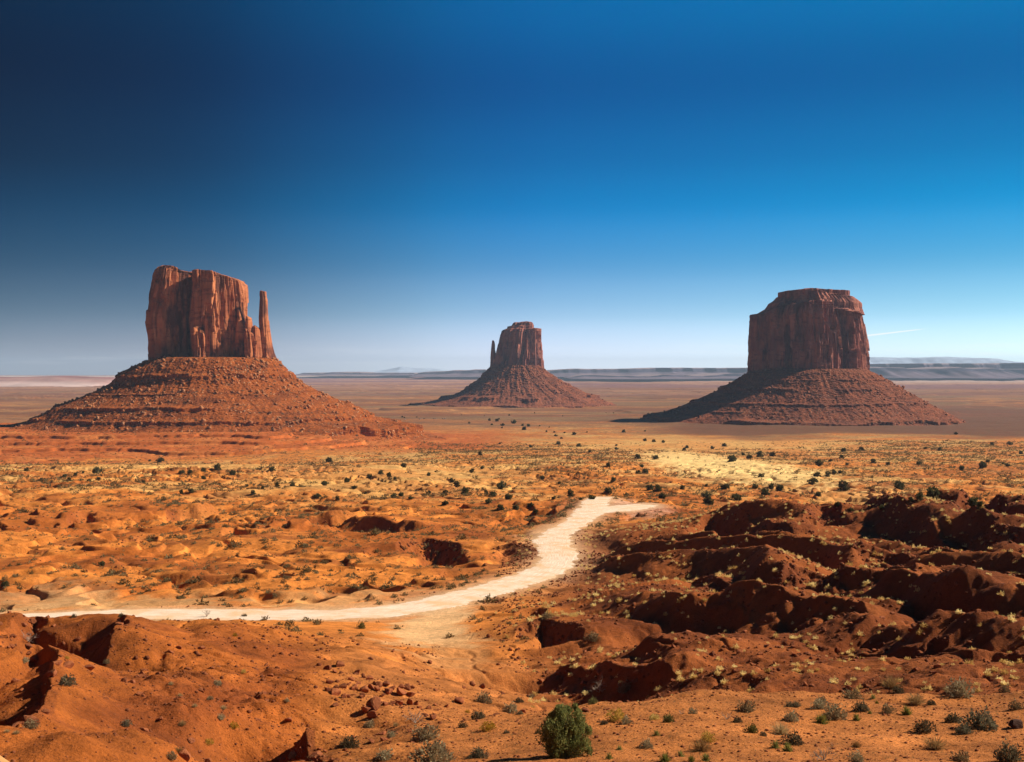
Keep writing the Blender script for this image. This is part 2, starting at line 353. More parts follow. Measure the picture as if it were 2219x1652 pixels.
# scarps: crest polylines in photo position; the low side is on the right hand; (points, height, run-out, rockiness)
SC = [
 # near left domes
 ([(-30, 1480), (20, 1465), (85, 1466), (108, 1476), (138, 1492), (136, 1512), (113, 1547), (85, 1567), (45, 1592), (5, 1604)], 3.4, 10, .5),
 ([(258, 1348), (268, 1365), (270, 1392), (240, 1417), (205, 1438)], 3.0, 12, .5),
 ([(5, 1378), (35, 1356), (75, 1347), (118, 1352)], 3.4, 12, .5),
 ([(-20, 1412), (40, 1397), (92, 1408)], 1.6, 8, .3),
 ([(640, 1560), (662, 1570), (672, 1590), (698, 1612), (704, 1640)], 2.4, 7, 1),
 # right hand ridges
 ([(1664, 1127), (1719, 1096), (1745, 1112)], 3, 14, .5),
 ([(1480, 1165), (1496, 1152), (1544, 1133), (1613, 1142), (1686, 1149), (1742, 1157)], 8.5, 42, .3),
 ([(1737, 1146), (1759, 1120), (1796, 1117), (1845, 1135)], 5, 20, .6),
 ([(1890, 1120), (1956, 1131), (2007, 1146), (2050, 1168)], 6, 24, 1),
 ([(2050, 1150), (2075, 1130), (2102, 1106), (2143, 1113), (2180, 1132)], 7, 24, 1),
 ([(2085, 1146), (2157, 1157), (2219, 1179), (2320, 1190)], 7, 26, 1),
 ([(1825, 1207), (1898, 1203), (1964, 1204), (2011, 1219), (2090, 1226)], 6, 24, 1),
 ([(1650, 1275), (1701, 1259), (1737, 1253), (1803, 1255), (1818, 1264), (1883, 1270), (1934, 1270), (1990, 1290)], 6.5, 24, 1),
 ([(1480, 1247), (1529, 1241), (1555, 1255), (1605, 1276)], 4, 16, .8),
 ([(2085, 1272), (2124, 1259), (2157, 1255), (2219, 1263), (2320, 1265)], 6.5, 22, 1),
 ([(1580, 1306), (1630, 1315), (1664, 1320), (1737, 1326), (1785, 1335), (1847, 1342), (1892, 1352)], 7.5, 34, .3),
 ([(1940, 1330), (1993, 1317), (2048, 1324), (2102, 1331), (2160, 1341), (2240, 1345)], 5.5, 18, 1),
 ([(1985, 1404), (2025, 1397), (2060, 1402)], 3.5, 12, 1),
 ([(2100, 1424), (2160, 1415), (2230, 1425)], 3.5, 12, .6),
 ([(1105, 1383), (1166, 1355), (1217, 1358), (1274, 1378)], 3.6, 12, 1),
 ([(1207, 1422), (1268, 1434), (1320, 1440), (1388, 1444), (1462, 1456)], 4.0, 13, 1),
 ([(1012, 1300), (1035, 1290), (1063, 1287), (1096, 1301)], 2.2, 9, .8),
 ([(1108, 1337), (1149, 1324), (1196, 1326)], 2.4, 10, .6),
 ([(1228, 1172), (1245, 1157), (1290, 1154)], 3, 9, .7),
 ([(1242, 1218), (1262, 1208), (1298, 1204)], 3, 9, .7),
 ([(852, 1194), (905, 1168), (950, 1174), (1004, 1191), (1022, 1214)], 5.5, 22, 1),
 ([(1048, 1192), (1100, 1188), (1151, 1194), (1182, 1214)], 3.8, 14, 1),
 ([(922, 1258), (968, 1238)], 2, 9, .5),
 ([(1198, 1116), (1230, 1098), (1264, 1085)], 4, 18, .6),
 ([(690, 1124), (758, 1130), (810, 1133), (861, 1140), (945, 1141)], 5, 22, .8),
 ([(1400, 1120), (1459, 1112), (1525, 1113)], 2.6, 14, .8),
 # left middle distance
 ([(30, 1118), (68, 1110), (95, 1117)], 5, 22, .7), ([(146, 1124), (178, 1109), (218, 1113)], 5, 22, .7),
 ([(352, 1111), (376, 1100), (420, 1100), (465, 1092)], 6, 24, .8), ([(650, 1128), (700, 1126), (765, 1119)], 5, 20, .8),
 ([(472, 1166), (496, 1150), (526, 1152)], 3, 14, .6), ([(335, 1243), (444, 1241), (570, 1243)], 2.6, 12, .4),
 ([(-20, 1188), (85, 1187), (126, 1183)], 1.8, 8, 1), ([(232, 1228), (324, 1225)], 1.2, 7, .6),
 ([(250, 1178), (330, 1158), (345, 1172)], 2, 9, 1), ([(300, 1060), (120, 1056), (20, 1060)][::-1], 2.0, 18, .6),
  ([(1770, 1030), (1830, 1026), (1900, 1030)], 3, 16, .6),
 ([(1840, 1062), (1905, 1066)], 2.5, 14, .5),
 ([(1690, 1480), (1640, 1486), (1610, 1500)], 1.2, 5, .8),
]
def seg_dist(px, py, Q):
    """signed distance to a polyline (positive on its right hand) and a smoothed position 0..1 along it"""
    L = np.concatenate([[0], np.cumsum(np.hypot(*np.diff(Q, axis=0).T))])
    best = np.full(px.shape, 1e9, F32); sg = np.zeros(px.shape, F32); ws = np.zeros(px.shape, F32); wa = np.zeros(px.shape, F32); ah = np.zeros(px.shape, F32)
    for i in range(len(Q) - 1):
        ax, ay = Q[i]; dx, dy = Q[i + 1] - Q[i]; l2 = dx * dx + dy * dy + 1e-9
        tc_ = np.clip(((px - ax) * dx + (py - ay) * dy) / l2, 0, 1)
        d = np.hypot(px - ax - tc_ * dx, py - ay - tc_ * dy)
        cr_ = (dy * (px - ax) - dx * (py - ay))
        k = d < best; al = (L[i] + tc_ * math.sqrt(l2)) / L[-1]
        best[k] = d[k]; sg[k] = np.sign(cr_[k]); ah[k] = al[k]
        w_ = math.sqrt(l2) / (d + 1.0) ** 3; ws += w_; wa += w_ * al
    return best * sg, (wa / ws).astype(F32), L[-1], ah

def logsp(a, b, n): return np.exp(np.linspace(math.log(a), math.log(b), n, endpoint=False))
Q_ = 1.0
YR = np.concatenate([logsp(3, 40, 60), logsp(40, 75, int(240 * Q_)), logsp(75, 330, int(880 * Q_)), logsp(330, 900, int(380 * Q_)), logsp(900, 1150, 60), logsp(1150, 1680, 480), logsp(1680, 3500, 170), logsp(3500, 24000, 170), [24000.0]])
UC = np.concatenate([np.arange(-650, -90, 14), np.arange(-90, 2310, 2.1 / Q_), np.arange(2310, 2880, 14)])
TC = ((UC - U0) / FP)
YY, TT = np.meshgrid(YR, TC, indexing='ij'); XX = (YY * TT).astype(F32); YY = YY.astype(F32); TT = TT.astype(F32)
UU = TT * FP + U0
D = base_drop(TT, YY).astype(F32)
SHAPE = D.shape
rock_spots = []                                        # where ledges break into blocks
jit = 1.0
# rolling relief
def region(y0, y1, y2, y3): return ss(y0, y1, YY) * (1 - ss(y2, y3, YY))
def add_noise(y_lo, y_hi, fn):
    i0, i1 = np.searchsorted(YR, [y_lo, y_hi]); s_ = slice(i0, i1)
    D[s_] += fn(XX[s_], YY[s_], UU[s_]).astype(F32)
def near_n(x, y, u):
    left = 1 - ss(700, 1000, u)
    k = ss(20, 40, y) * (1 - ss(60, 90, y) * .3) * (1 - ss(140, 170, y))
    flat = 1 - .55 * (1 - ss(58, 72, y)) * ss(800, 1000, u)
    rough = (1 - ss(560, 700, u)) * ss(240, 360, u) * ss(58, 68, y) * (1 - ss(88, 100, y))
    b = fbm(x, y, 17, 3, 1.1); rill = 1 - np.abs(fbm(x, y, 9, 2, 6.0))
    return k * flat * (-(.9 + 1.4 * left) * b - .25 * fbm(x, y, 4.2, 3, 2.2) - .10 * fbm(x, y, 1.3, 3, 3.3) + .35 * ss(.88, 1, rill) * ss(60, 80, y) - rough * .5 * np.abs(fbm(x, y, 2.2, 3, 5.5)))
add_noise(15, 175, near_n)
def ridge_n(x, y, u):
    k = ss(1120, 1300, u) * ss(76, 95, y) * (1 - ss(290, 330, y))
    w1 = fbm(x, y, 46, 2, 4.4); rill = np.abs(fbm(x + 3 * w1, y, 15, 2, 7.7))
    p = (.86 * x + .51 * y) / 27.0 + .95 * fbm(x, y, 90, 2, 9.3) + .1 * fbm(x, y, 14, 2, 9.9); f = p - np.floor(p)
    saw = np.where(f < .25, ss(0, .25, f) * .35 + .65 * f / .25, 1 - (f - .25) / .75)
    hh = 4.4 * (.35 + .65 * ss(-.35, .3, fbm(x, y, 50, 2, 10.7)))
    k2 = ss(1180, 1420, u + 60 * w1) * ss(86, 120, y) * (1 - ss(285, 320, y))
    p = (.8 * x + .6 * y) / 8.5 + 1.3 * fbm(x, y, 30, 3, 19.3); f = p - np.floor(p); saw2 = np.where(f < .3, f / .3, 1 - (f - .3) / .7)
    h2 = .6 * ss(-.2, .4, fbm(x, y, 24, 2, 18.7))
    return k2 * (-hh * (saw - .55) - h2 * (saw2 - .5)) - k * .22 * np.abs(fbm(x, y, 2.6, 3, 17.7)) + k * (-1.0 * w1 + .3 * (1 - ss(0, .3, rill)) - .16 * fbm(x, y, 6, 3, 8.1) - .05 * fbm(x, y, 1.6, 2, 2.1))
add_noise(74, 335, ridge_n)
def ledge(q):                                          # hard layers stand out as low steps
    f = q - np.floor(q); return np.floor(q) + ss(.82, .98, f)
def mid_n(x, y, u):
    k = ss(150, 215, y) * (1 - ss(900, 1300, y)) * (1 - ss(1180, 1330, u) * (1 - ss(300, 340, y)))
    big = fbm(x, y, 85, 3, 11.0); q = fbm(x, y, 60, 4, 12.5)
    rough = ss(-.1, .35, fbm(x, y, 120, 2, 15.0) + .25 * (1 - ss(500, 900, u)))
    grow = .55 + .7 * ss(230, 480, y)
    gl = np.abs(fbm(x + 8 * big, y, 44, 3, 16.0))
    return k * grow * (-2.0 * big - .75 * fbm(x, y, 21, 3, 13.0) - .3 * fbm(x, y, 5.5, 3, 14.0) - rough * 2.2 * (ledge(q * 3.0) - q * 2.2) + 1.5 * (1 - ss(0, .16, gl)))
add_noise(148, 1310, mid_n)
def bench_n(x, y, u):                                  # layered platform in front of the left butte
    w = fbm(x, y, 260, 3, 21.0) * 42 + fbm(x, y, 46, 3, 22.0) * 9
    m_ = (1 - ss(1000, 1300, u + w)) * ss(1150, 1230, y + w - 230 * np.clip(u / 900, 0, 1.3)) * (1 - ss(1900, 2200, y))
    d = base_drop((u - U0) / FP, y) - .05 * w
    h = -d / 4.4
    f_ = h - np.floor(h); st = (np.floor(h) + .15 * f_ + .85 * ss(.955, .982, f_)) * -4.4 - d
    gul = np.abs(fbm(x, y, 30, 3, 23.0))
    return m_ * (st * 1.0 + .9 * (1 - ss(0, .3, gul))) - (1 - m_) * ss(1150, 1300, y) * (1 - ss(3000, 3600, y)) * (1.5 * fbm(x, y, 160, 3, 24.0) + .7 * fbm(x, y, 40, 3, 25.0))
add_noise(1140, 3600, bench_n)
def far_n(x, y, u):
    k = ss(2600, 3600, y)
    q = fbm(x, y * .6, 900, 4, 31.0)
    return -k * (2.0 * q + 5.0 * (ledge(q * 2.2) - q * 1.6)) * (1 - .6 * ss(9000, 30000, y))
add_noise(2600, 31000, far_n)

CRESTS = []
ROCKINESS = np.zeros(SHAPE, F32)                           # how rocky the ground is (colour and stones only)
for pts, H, RUN, rk in SC:
    if pts[0][0] > 1400 and 10 < RUN < 50 and pts[0][1] > 1090: H *= .75 if pts[0][1] < 1230 else .6; RUN *= 1.6
    elif pts[0][0] > 1000 and pts[0][1] > 1300: H *= 1.0; RUN *= 1.5
    elif pts[0][0] < 1100 and pts[0][1] < 1210: H *= .95
    elif pts[0][1] > 1300: H *= 1.0
    Q = []
    for u, v in pts:
        x_, y_ = hit_base(u, v); lim_ = 296.0 if u > 1400 and v > 1085 and pts[0][0] > 1460 else 120.0 if u < 300 and v > 1330 else 1e9
        Q.append((x_ * min(1, lim_ / y_), min(y_, lim_)))
    Q = np.array(Q)
    P_ = np.concatenate([np.linspace(Q[i], Q[i + 1], 6, endpoint=False) for i in range(len(Q) - 1)] + [Q[-1:]])
    for _ in range(10): P_[1:-1] = .25 * P_[:-2] + .5 * P_[1:-1] + .25 * P_[2:]
    Q = P_[::2] if len(P_) % 2 else np.concatenate([P_[::2], P_[-1:]])
    # round the corners
    for _ in range(1):
        Q = np.concatenate([[Q[0]]] + [np.array([.75 * Q[i] + .25 * Q[i + 1], .25 * Q[i] + .75 * Q[i + 1]]) for i in range(len(Q) - 1)] + [[Q[-1]]])
    pad = RUN * 1.3 + 8
    y0, y1 = Q[:, 1].min() - pad, Q[:, 1].max() + pad
    i0, i1 = np.searchsorted(YR, [max(y0, 5), y1])
    tmin = min((Q[:, 0].min() - pad) / max(y0, 5), (Q[:, 0].min() - pad) / y1); tmax = max((Q[:, 0].max() + pad) / max(y0, 5), (Q[:, 0].max() + pad) / y1)
    j0, j1 = np.searchsorted(TC, [tmin, tmax])
    s_ = (slice(i0, i1), slice(j0, j1))
    x, y = XX[s_], YY[s_]
    if x.size == 0: continue
    d, al, LEN, ah = seg_dist(x, y, Q)
    sc_ = H * .5
    blocky = (.5 if Q[:, 1].mean() < 100 else 1) * rk * (.35 * np.round(2.5 * fbm(x, y, 2.6, 1, 41.0)) / 2.5 + .25 * np.round(2 * fbm(x, y, 1.1, 1, 42.0)) / 2)
    nr_k = .4 if Q[:, 1].mean() < 100 else 1.0
    wob = d + nr_k * .6 * sc_ * fbm(x, y, 6 * max(sc_, 1), 2, 40.0) + nr_k * .3 * fbm(x, y, 1.8, 2, 46.0) + blocky * min(H * .35, 1.0)
    env = ss(0, .13, ah) * (1 - ss(.87, 1, ah)) * (1 - .3 * ss(0, .6, fbm(x, y, 14, 2, 43.0)))
    lim = np.exp(-np.maximum(0, np.abs(d) - pad * .9))
    cap = min(.16 + .24 * rk, (.3 + .55 * rk) / H)
    face = cap * ss(0, .5, wob) + (1 - cap) * np.clip(wob / (1.15 * H), 0, 1)
    rec = 1 - ss(.8 * H, RUN, wob)
    UPF = .45 if pts[0][0] > 1400 and pts[0][1] > 1090 else .3
    up = UPF * H * np.where(wob <= 0, (1 - np.clip(-wob / (RUN * .9), 0, 1)) ** 1.25, 1)
    dz = np.where(wob > 0, (up - H * face) * rec, up)
    ru = al * LEN / max(3.2, H * .42); rill = 1 - np.abs(pn2(ru + .3 * fbm(x, y, 5, 2, 47.0), wob / (2.5 * H))) * 2.0
    gully = (wob > 0) * rec * ((.05 * H) * fbm(x, y, max(2.0, H * .5), 3, 44.0) - .11 * H * np.maximum(rill, 0) * ss(.05 * H, .5 * H, wob))
    D[s_] -= (dz + gully) * env * lim
    ROCKINESS[s_] = np.maximum(ROCKINESS[s_], rk * env * ((wob > -.5) * np.exp(-np.maximum(wob, 0) / (1.2 * H))))
    CRESTS.append((Q, H, RUN, rk))

# loose ground cannot stand steeper than this: slip until it does not
ia, ib = np.searchsorted(YR, [42, 640]); sl = D[ia:ib]; dyy = np.diff(YR[ia:ib])[:, None].astype(F32); dxx = (YR[ia:ib, None] * np.diff(TC)[None, :]).astype(F32)
for it in range(36):
    df = np.diff(sl, axis=0); ex = np.sign(df) * np.maximum(np.abs(df) - 1.15 * dyy, 0) * .3; sl[:-1] += ex; sl[1:] -= ex
    df = np.diff(sl, axis=1); ex = np.sign(df) * np.maximum(np.abs(df) - 1.15 * dxx, 0) * .3; sl[:, :-1] += ex; sl[:, 1:] -= ex
print('slipped', round(time.time() - T0, 1))

# the ground is graded to the road, and the road lies on it
def road_blend(RP, feather):
    i0, i1 = np.searchsorted(YR, [RP[:, 1].min() - 30, RP[:, 1].max() + 30]); s_ = slice(i0, i1)
    x, y = XX[s_].ravel(), YY[s_].ravel()
    best = np.full(x.shape, 1e9, F32); zi = np.zeros(x.shape, F32); hw = np.ones(x.shape, F32)
    for k in range(0, len(RP), 2):
        px, py, pz, ph = RP[k]
        c = np.nonzero((np.abs(y - py) < 26))[0] if False else None
        i_a, i_b = np.searchsorted(YR[i0:i1], [py - 24, py + 24]); a, b = i_a * SHAPE[1], i_b * SHAPE[1]
        d = np.hypot(x[a:b] - px, y[a:b] - py); m_ = d < best[a:b]
        best[a:b][m_] = d[m_]; zi[a:b][m_] = pz; hw[a:b][m_] = ph
    edge = best + 1.0 * fbm(x, y, 6, 3, 51.0)
    wgt = 1 - ss(hw + .3, hw + feather, edge)
    D[s_] = (D[s_].ravel() * (1 - wgt) + (ZC - zi) * wgt).reshape(D[s_].shape)
    dist = np.full(SHAPE, 99.0, F32); dist[s_] = (best - hw).reshape(D[s_].shape)
    return dist
dist_r = np.minimum(road_blend(BR, 12), 99); dist_b = dist_r.copy(); dist_r = road_blend(RD, 11)
HGT = (ZC - D).astype(F32)

def height(x, y):
    x = np.asarray(x, float); y = np.asarray(y, float)
    fi = np.interp(y, YR, np.arange(len(YR))); fj = np.interp(x / y, TC, np.arange(len(TC)))
    i = np.minimum(fi.astype(int), len(YR) - 2); j = np.minimum(fj.astype(int), len(TC) - 2); a = fi - i; b = fj - j
    return (HGT[i, j] * (1 - b) + HGT[i, j + 1] * b) * (1 - a) + (HGT[i + 1, j] * (1 - b) + HGT[i + 1, j + 1] * b) * a
def hit(u, v):
    """ground point seen at a place in the photo"""
    T, m_ = uvslope(u, v); j = int(np.clip(np.searchsorted(TC, T), 1, len(TC) - 1)); f = (T - TC[j - 1]) / (TC[j] - TC[j - 1])
    d = D[:, j - 1] * (1 - f) + D[:, j] * f; ok = np.nonzero(m_ * YR >= d)[0]
    ok = ok[ok > 12]
    if not len(ok): return None
    i = ok[0]; y = YR[i]
    a0 = m_ * YR[i - 1] - d[i - 1]; a1 = m_ * YR[i] - d[i]
    if a1 > a0: y = YR[i - 1] + (YR[i] - YR[i - 1]) * np.clip(-a0 / (a1 - a0), 0, 1)
    return Vector((T * y, y, float(height(T * y, y))))
ang = D / YY; vis_min = np.minimum.accumulate(ang, axis=0)
VIS = ang <= vis_min + .0006
def visible(x, y, h=0.0):
    fi = np.interp(y, YR, np.arange(len(YR))); fj = np.interp(x / y, TC, np.arange(len(TC)))
    i = np.minimum(fi.astype(int), len(YR) - 1); j = np.minimum(fj.astype(int), len(TC) - 1)
    return (D[i, j] - h) / y <= vis_min[i, j] + .0004

# ------------------------------------------------------------------ ground: colours
def c3(*c): return np.array(c, F32)
PALE, ORANGE, RED, DRED, BROWN = c3(.74, .40, .12), c3(.68, .22, .04), c3(.42, .11, .02), c3(.23, .058, .015), c3(.47, .19, .068)
PINK, WHITE, PURP = c3(.55, .29, .18), c3(.66, .50, .40), c3(.34, .16, .15)
def lerp(a, b, t): return a + (b - a) * t[..., None]
n1 = fbm(XX, YY, 70, 3, 61.0); n2 = fbm(XX, YY, 14, 3, 62.0); n3 = fbm(XX, YY, 330, 3, 63.0); n4 = fbm(XX, YY, 3.6, 3, 60.0)
tint = np.broadcast_to(ORANGE, SHAPE + (3,)).copy()
tint = lerp(tint, PALE, ss(-.15, .35, n1 + .3 * n2) * ss(420, 620, YY) * .85)
tint = lerp(tint, RED, ss(.05, .3, -n1 + .3 * n2) * ss(170, 230, YY) * (1 - ss(420, 700, YY)) * .8)
tint = lerp(tint, DRED, ss(.12, .4, fbm(XX, YY, 26, 4, 68.0) + .3 * n1) * ss(180, 240, YY) * (1 - ss(700, 1000, YY)) * .6)
tint = lerp(tint, RED, ss(.1, .3, fbm(XX, YY, 110, 3, 64.0)) * ss(300, 400, YY) * (1 - ss(900, 1200, YY)) * .75)
nearw = 1 - ss(120, 175, YY + 25 * n2)
tint = lerp(tint, c3(.36, .092, .017), nearw * (1 - ss(620, 820, UU)) * .88)
tint = lerp(tint, DRED, nearw * (1 - ss(650, 800, UU)) * ss(.05, .35, n2) * .6)
tint = lerp(tint, c3(.47, .16, .042), nearw * ss(620, 820, UU) * .85)
tint = tint * (1 + .36 * np.clip(n4, -1, 1) * (1 - ss(250, 420, YY)))[..., None]
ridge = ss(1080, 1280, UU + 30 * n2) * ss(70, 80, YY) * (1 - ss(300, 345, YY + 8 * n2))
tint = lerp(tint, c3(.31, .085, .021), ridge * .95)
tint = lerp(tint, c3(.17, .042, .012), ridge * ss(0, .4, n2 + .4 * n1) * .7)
# pale dune patches and bare pan by the road
def patch(u, v, ru, rv, amt, col):
    global tint
    x, y = hit_base(u, v); x2, _ = hit_base(u + ru, v); ry = abs(hit_base(u, v - rv)[1] - hit_base(u, v + rv)[1]) / 2
    d = np.hypot((XX - x) / (x2 - x), (YY - y) / ry) + .4 * n2 + .25 * n4
    w_ = (1 - ss(.45, 1.15, d)) * amt; tint = lerp(tint, col, w_); return w_
bare = np.zeros(SHAPE, F32)
for a_ in [(1545, 1003, 115, 30, 1.0, c3(.92, .60, .22)), (1555, 1008, 150, 40, 1.0, c3(.92, .60, .22)), (440, 1535, 150, 80, .75, c3(.24, .058, .015)), (1960, 1095, 150, 28, .8, c3(.68, .33, .10)), (935, 1362, 105, 56, .9, c3(.86, .50, .22)), (985, 1420, 80, 34, .5, c3(.68, .32, .11)),
           (1370, 1105, 70, 20, .8, c3(.62, .33, .2)), (300, 1300, 330, 26, .6, c3(.70, .40, .16)), (750, 1295, 160, 26, .5, c3(.70, .40, .16)), (100, 1290, 150, 40, .5, c3(.56, .33, .15)),
           (1190, 1165, 70, 26, .5, c3(.66, .38, .2)), (900, 1030, 330, 40, .45, PALE), (420, 1010, 300, 10, .7, PALE), (1500, 960, 420, 24, .5, PALE)]:
    bare = np.maximum(bare, patch(*a_))
dust = np.exp(-np.maximum(np.minimum(dist_r, dist_b + 1.5), 0) / 3.2)
tint = lerp(tint, c3(.74, .46, .24), dust * .75)
# farther plain
farw = ss(1900, 2600, YY + 300 * n3)
tint = lerp(tint, BROWN, farw * .8)
tint = lerp(tint, c3(.45, .15, .04), farw * ss(.0, .35, fbm(XX, YY * .5, 420, 3, 65.0)) * .8)
tint = lerp(tint, c3(.25, .15, .07), farw * ss(.0, .3, fbm(XX * .35, YY, 300, 4, 67.0)) * .75 * (1 - ss(6500, 8500, YY)))
mpl = (1 - ss(1000, 1230, UU + 60 * n3)) * ss(1130, 1240, YY + 110 * n1 + 60 * n2 - 230 * np.clip(UU / 900, 0, 1.3)) * (1 - ss(2000, 2300, YY))
tint = lerp(tint, c3(.47, .115, .024), mpl)
tint = lerp(tint, c3(.60, .19, .045), mpl * ss(.05, .4, n1) * .7)
mk = ss(1300, 1560, UU + 80 * n3) * ss(1750, 2050, YY + 250 * n3 + 60 * n1) * (1 - ss(3400, 4300, YY + 300 * n3))
tint = lerp(tint, c3(.15, .05, .026), mk * .93)
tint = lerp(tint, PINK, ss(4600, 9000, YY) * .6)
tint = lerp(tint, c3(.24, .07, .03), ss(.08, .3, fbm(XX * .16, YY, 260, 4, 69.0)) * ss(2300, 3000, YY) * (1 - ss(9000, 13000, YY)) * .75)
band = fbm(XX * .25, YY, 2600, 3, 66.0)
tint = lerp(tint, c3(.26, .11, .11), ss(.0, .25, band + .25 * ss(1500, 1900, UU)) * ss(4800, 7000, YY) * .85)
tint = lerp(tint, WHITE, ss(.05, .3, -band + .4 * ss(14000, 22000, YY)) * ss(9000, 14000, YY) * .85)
tint = lerp(tint, c3(.19, .05, .018), np.clip(ROCKINESS * .7, 0, .7))
cover = np.zeros(SHAPE + (3,), F32)
cover[..., 0] = np.clip(ss(420, 900, YY) * (1 - bare) * (.35 + .3 * ss(900, 1500, YY)) * (1 - mpl * .8) * (1 - .8 * ss(6000, 10000, YY)), 0, 1)
cover[..., 2] = ss(1500, 2600, YY) * (1 - .75 * ss(9000, 15000, YY)) * (1 - mpl * .7)
cover[..., 1] = np.clip(1 - bare * .8 - dust, 0, 1) * (1 - ss(500, 900, YY))
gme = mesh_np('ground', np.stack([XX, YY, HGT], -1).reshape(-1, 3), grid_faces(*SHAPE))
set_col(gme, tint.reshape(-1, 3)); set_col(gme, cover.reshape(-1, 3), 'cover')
tag(link('ground', gme, M['ground']), 'red and orange desert ground with eroded ridges running to the horizon', 'ground', kind='structure')
print('ground', SHAPE, round(time.time() - T0, 1))
del tint, cover, n1, n2, n3, n4

# ------------------------------------------------------------------ the dirt road, a sheet on the graded ground
def make_road():
    m, N = material('pale_dirt')
    co = N('ShaderNodeTexCoord').outputs['Object']; uv = N('ShaderNodeUVMap', uv_map='along').outputs[0]
    rut = noise(N, stretch(N, uv, 4.5, .10, 1), 1.6, 4, .65); pat = noise(N, co, .22, 4, .6); fine = noise(N, co, 3.0, 4, .7)
    base = mixc(N, mapr(N, rut, .42, .58, 0, 1), (.78, .52, .33, 1), (.94, .79, .61, 1))
    base = mixc(N, mapr(N, pat, .45, .65, 0, .7), base, (.80, .46, .2, 1))
    base = mixc(N, mapr(N, fine, .4, .7, 0, .25), base, (.5, .3, .16, 1))
    h = N('ShaderNodeMath', {0: rut, 1: mapr(N, fine, 0, 1, 0, .3)}, operation='ADD').outputs[0]
    finish(N, base, .95, N('ShaderNodeBump', {'Strength': .5, 'Distance': .12, 'Height': h}).outputs[0], .1)
    NW = 23
    def strip(name, RP, label, trim=0):
        d = np.gradient(RP[:, :2], axis=0); d /= np.linalg.norm(d, axis=1)[:, None]; nrm = np.stack([d[:, 1], -d[:, 0]], 1)
        t = np.linspace(-1, 1, NW)
        s = np.arange(len(RP)) * .7
        el_ = 1 + .35 * fbm(s, s * 0 + 3.3, 7, 4, 71.0); er = 1 + .35 * fbm(s, s * 0 + 9.3, 7, 4, 72.0)
        wgt = np.where(t[None, :] < 0, el_[:, None], er[:, None]) * t[None, :] * RP[:, 3:4]
        x = RP[:, 0:1] + nrm[:, 0:1] * wgt; y = RP[:, 1:2] + nrm[:, 1:2] * wgt
        z = height(x, y) + .05 - trim - .06 * np.abs(t[None, :]) ** 6
        co_ = np.stack([x, y, z], -1); me = mesh_np(name, co_.reshape(-1, 3), grid_faces(len(RP), NW))
        uvl = me.uv_layers.new(name='along'); uu = np.stack([wgt, np.broadcast_to(s[:, None], wgt.shape)], -1).reshape(-1, 2)
        idx = np.empty(len(me.loops), np.int32); me.loops.foreach_get('vertex_index', idx)
        uvl.data.foreach_set('uv', uu[idx].astype(F32).ravel())
        tag(link(name, me, m), label, 'road', kind='structure')
    strip('road', BR, 'pale spur flaring right from the far end of the road', .03)
    strip('road', RD, 'pale dusty dirt road winding through the red ground')
make_road()

# ------------------------------------------------------------------ buttes
M['cliff_near'] = mat_cliff('red_cliff', (.60, .21, .08, 1), (.30, .085, .035, 1), (.085, .03, .022, 1), 0)
M['cliff_far'] = mat_cliff('brown_cliff', (.50, .18, .11, 1), (.24, .075, .055, 1), (.085, .032, .03, 1), 0, .8)
M['talus_near'] = mat_talus('red_scree', (.45, .118, .024, 1), (.27, .066, .016, 1), (.15, .04, .014, 1), (.56, .27, .13, 1))
M['talus_far'] = mat_talus('brown_scree', (.33, .1, .042, 1), (.2, .06, .03, 1), (.11, .036, .024, 1), (.44, .2, .11, 1))

M['fallen'] = mat_talus('fallen_sandstone', (.50, .2, .08, 1), (.42, .15, .055, 1), (.3, .1, .04, 1), (.6, .34, .2, 1))
M['fallen_far'] = mat_talus('fallen_brown_stone', (.36, .14, .07, 1), (.28, .1, .055, 1), (.2, .07, .04, 1), (.45, .25, .16, 1))

class Butte:
    def __init__(s, u, Y, name, label):
        s.Y = Y; s.k = Y / FP; s.u = u; s.x = (u - U0) * s.k
        s.root = empty(name, (s.x, Y, 0)); tag(s.root, label, 'butte', 'three sandstone buttes')
    def X(s, u): return (np.asarray(u, float) - s.u) * s.k
    def Z(s, v): return ZC + (VH - np.asarray(v, float)) * s.k

def plates(s_, z, ns, hz, seed, tilt):
    """slabs split by joints: each has its own stand-off and its own turn towards or away from the side"""
    r_ = np.random.default_rng(int(seed * 100)); nzc = 400
    jx, jz = r_.random((ns, nzc)), r_.random((ns, nzc)); val = r_.uniform(-1, 1, (ns, nzc)); tl = r_.uniform(-1, 1, (ns, nzc))
    a, b = np.broadcast_arrays(s_ * ns, z / hz + 100); i0, k0 = np.floor(a).astype(int), np.floor(b).astype(int)
    best = np.full(a.shape, 9.0); out = np.zeros(a.shape)
    for di in (-1, 0, 1):
        for dk in (-1, 0, 1):
            i, k = (i0 + di) % ns, np.clip(k0 + dk, 0, nzc - 1)
            dx = a - (i0 + di + jx[i, k]); dz = b - (k0 + dk + jz[i, k]); d = np.maximum(np.abs(dx) * 1.25, np.abs(dz + .25 * dx))
            m_ = d < best; best = np.where(m_, d, best); out = np.where(m_, val[i, k] + tilt * tl[i, k] * dx, out)
    return out

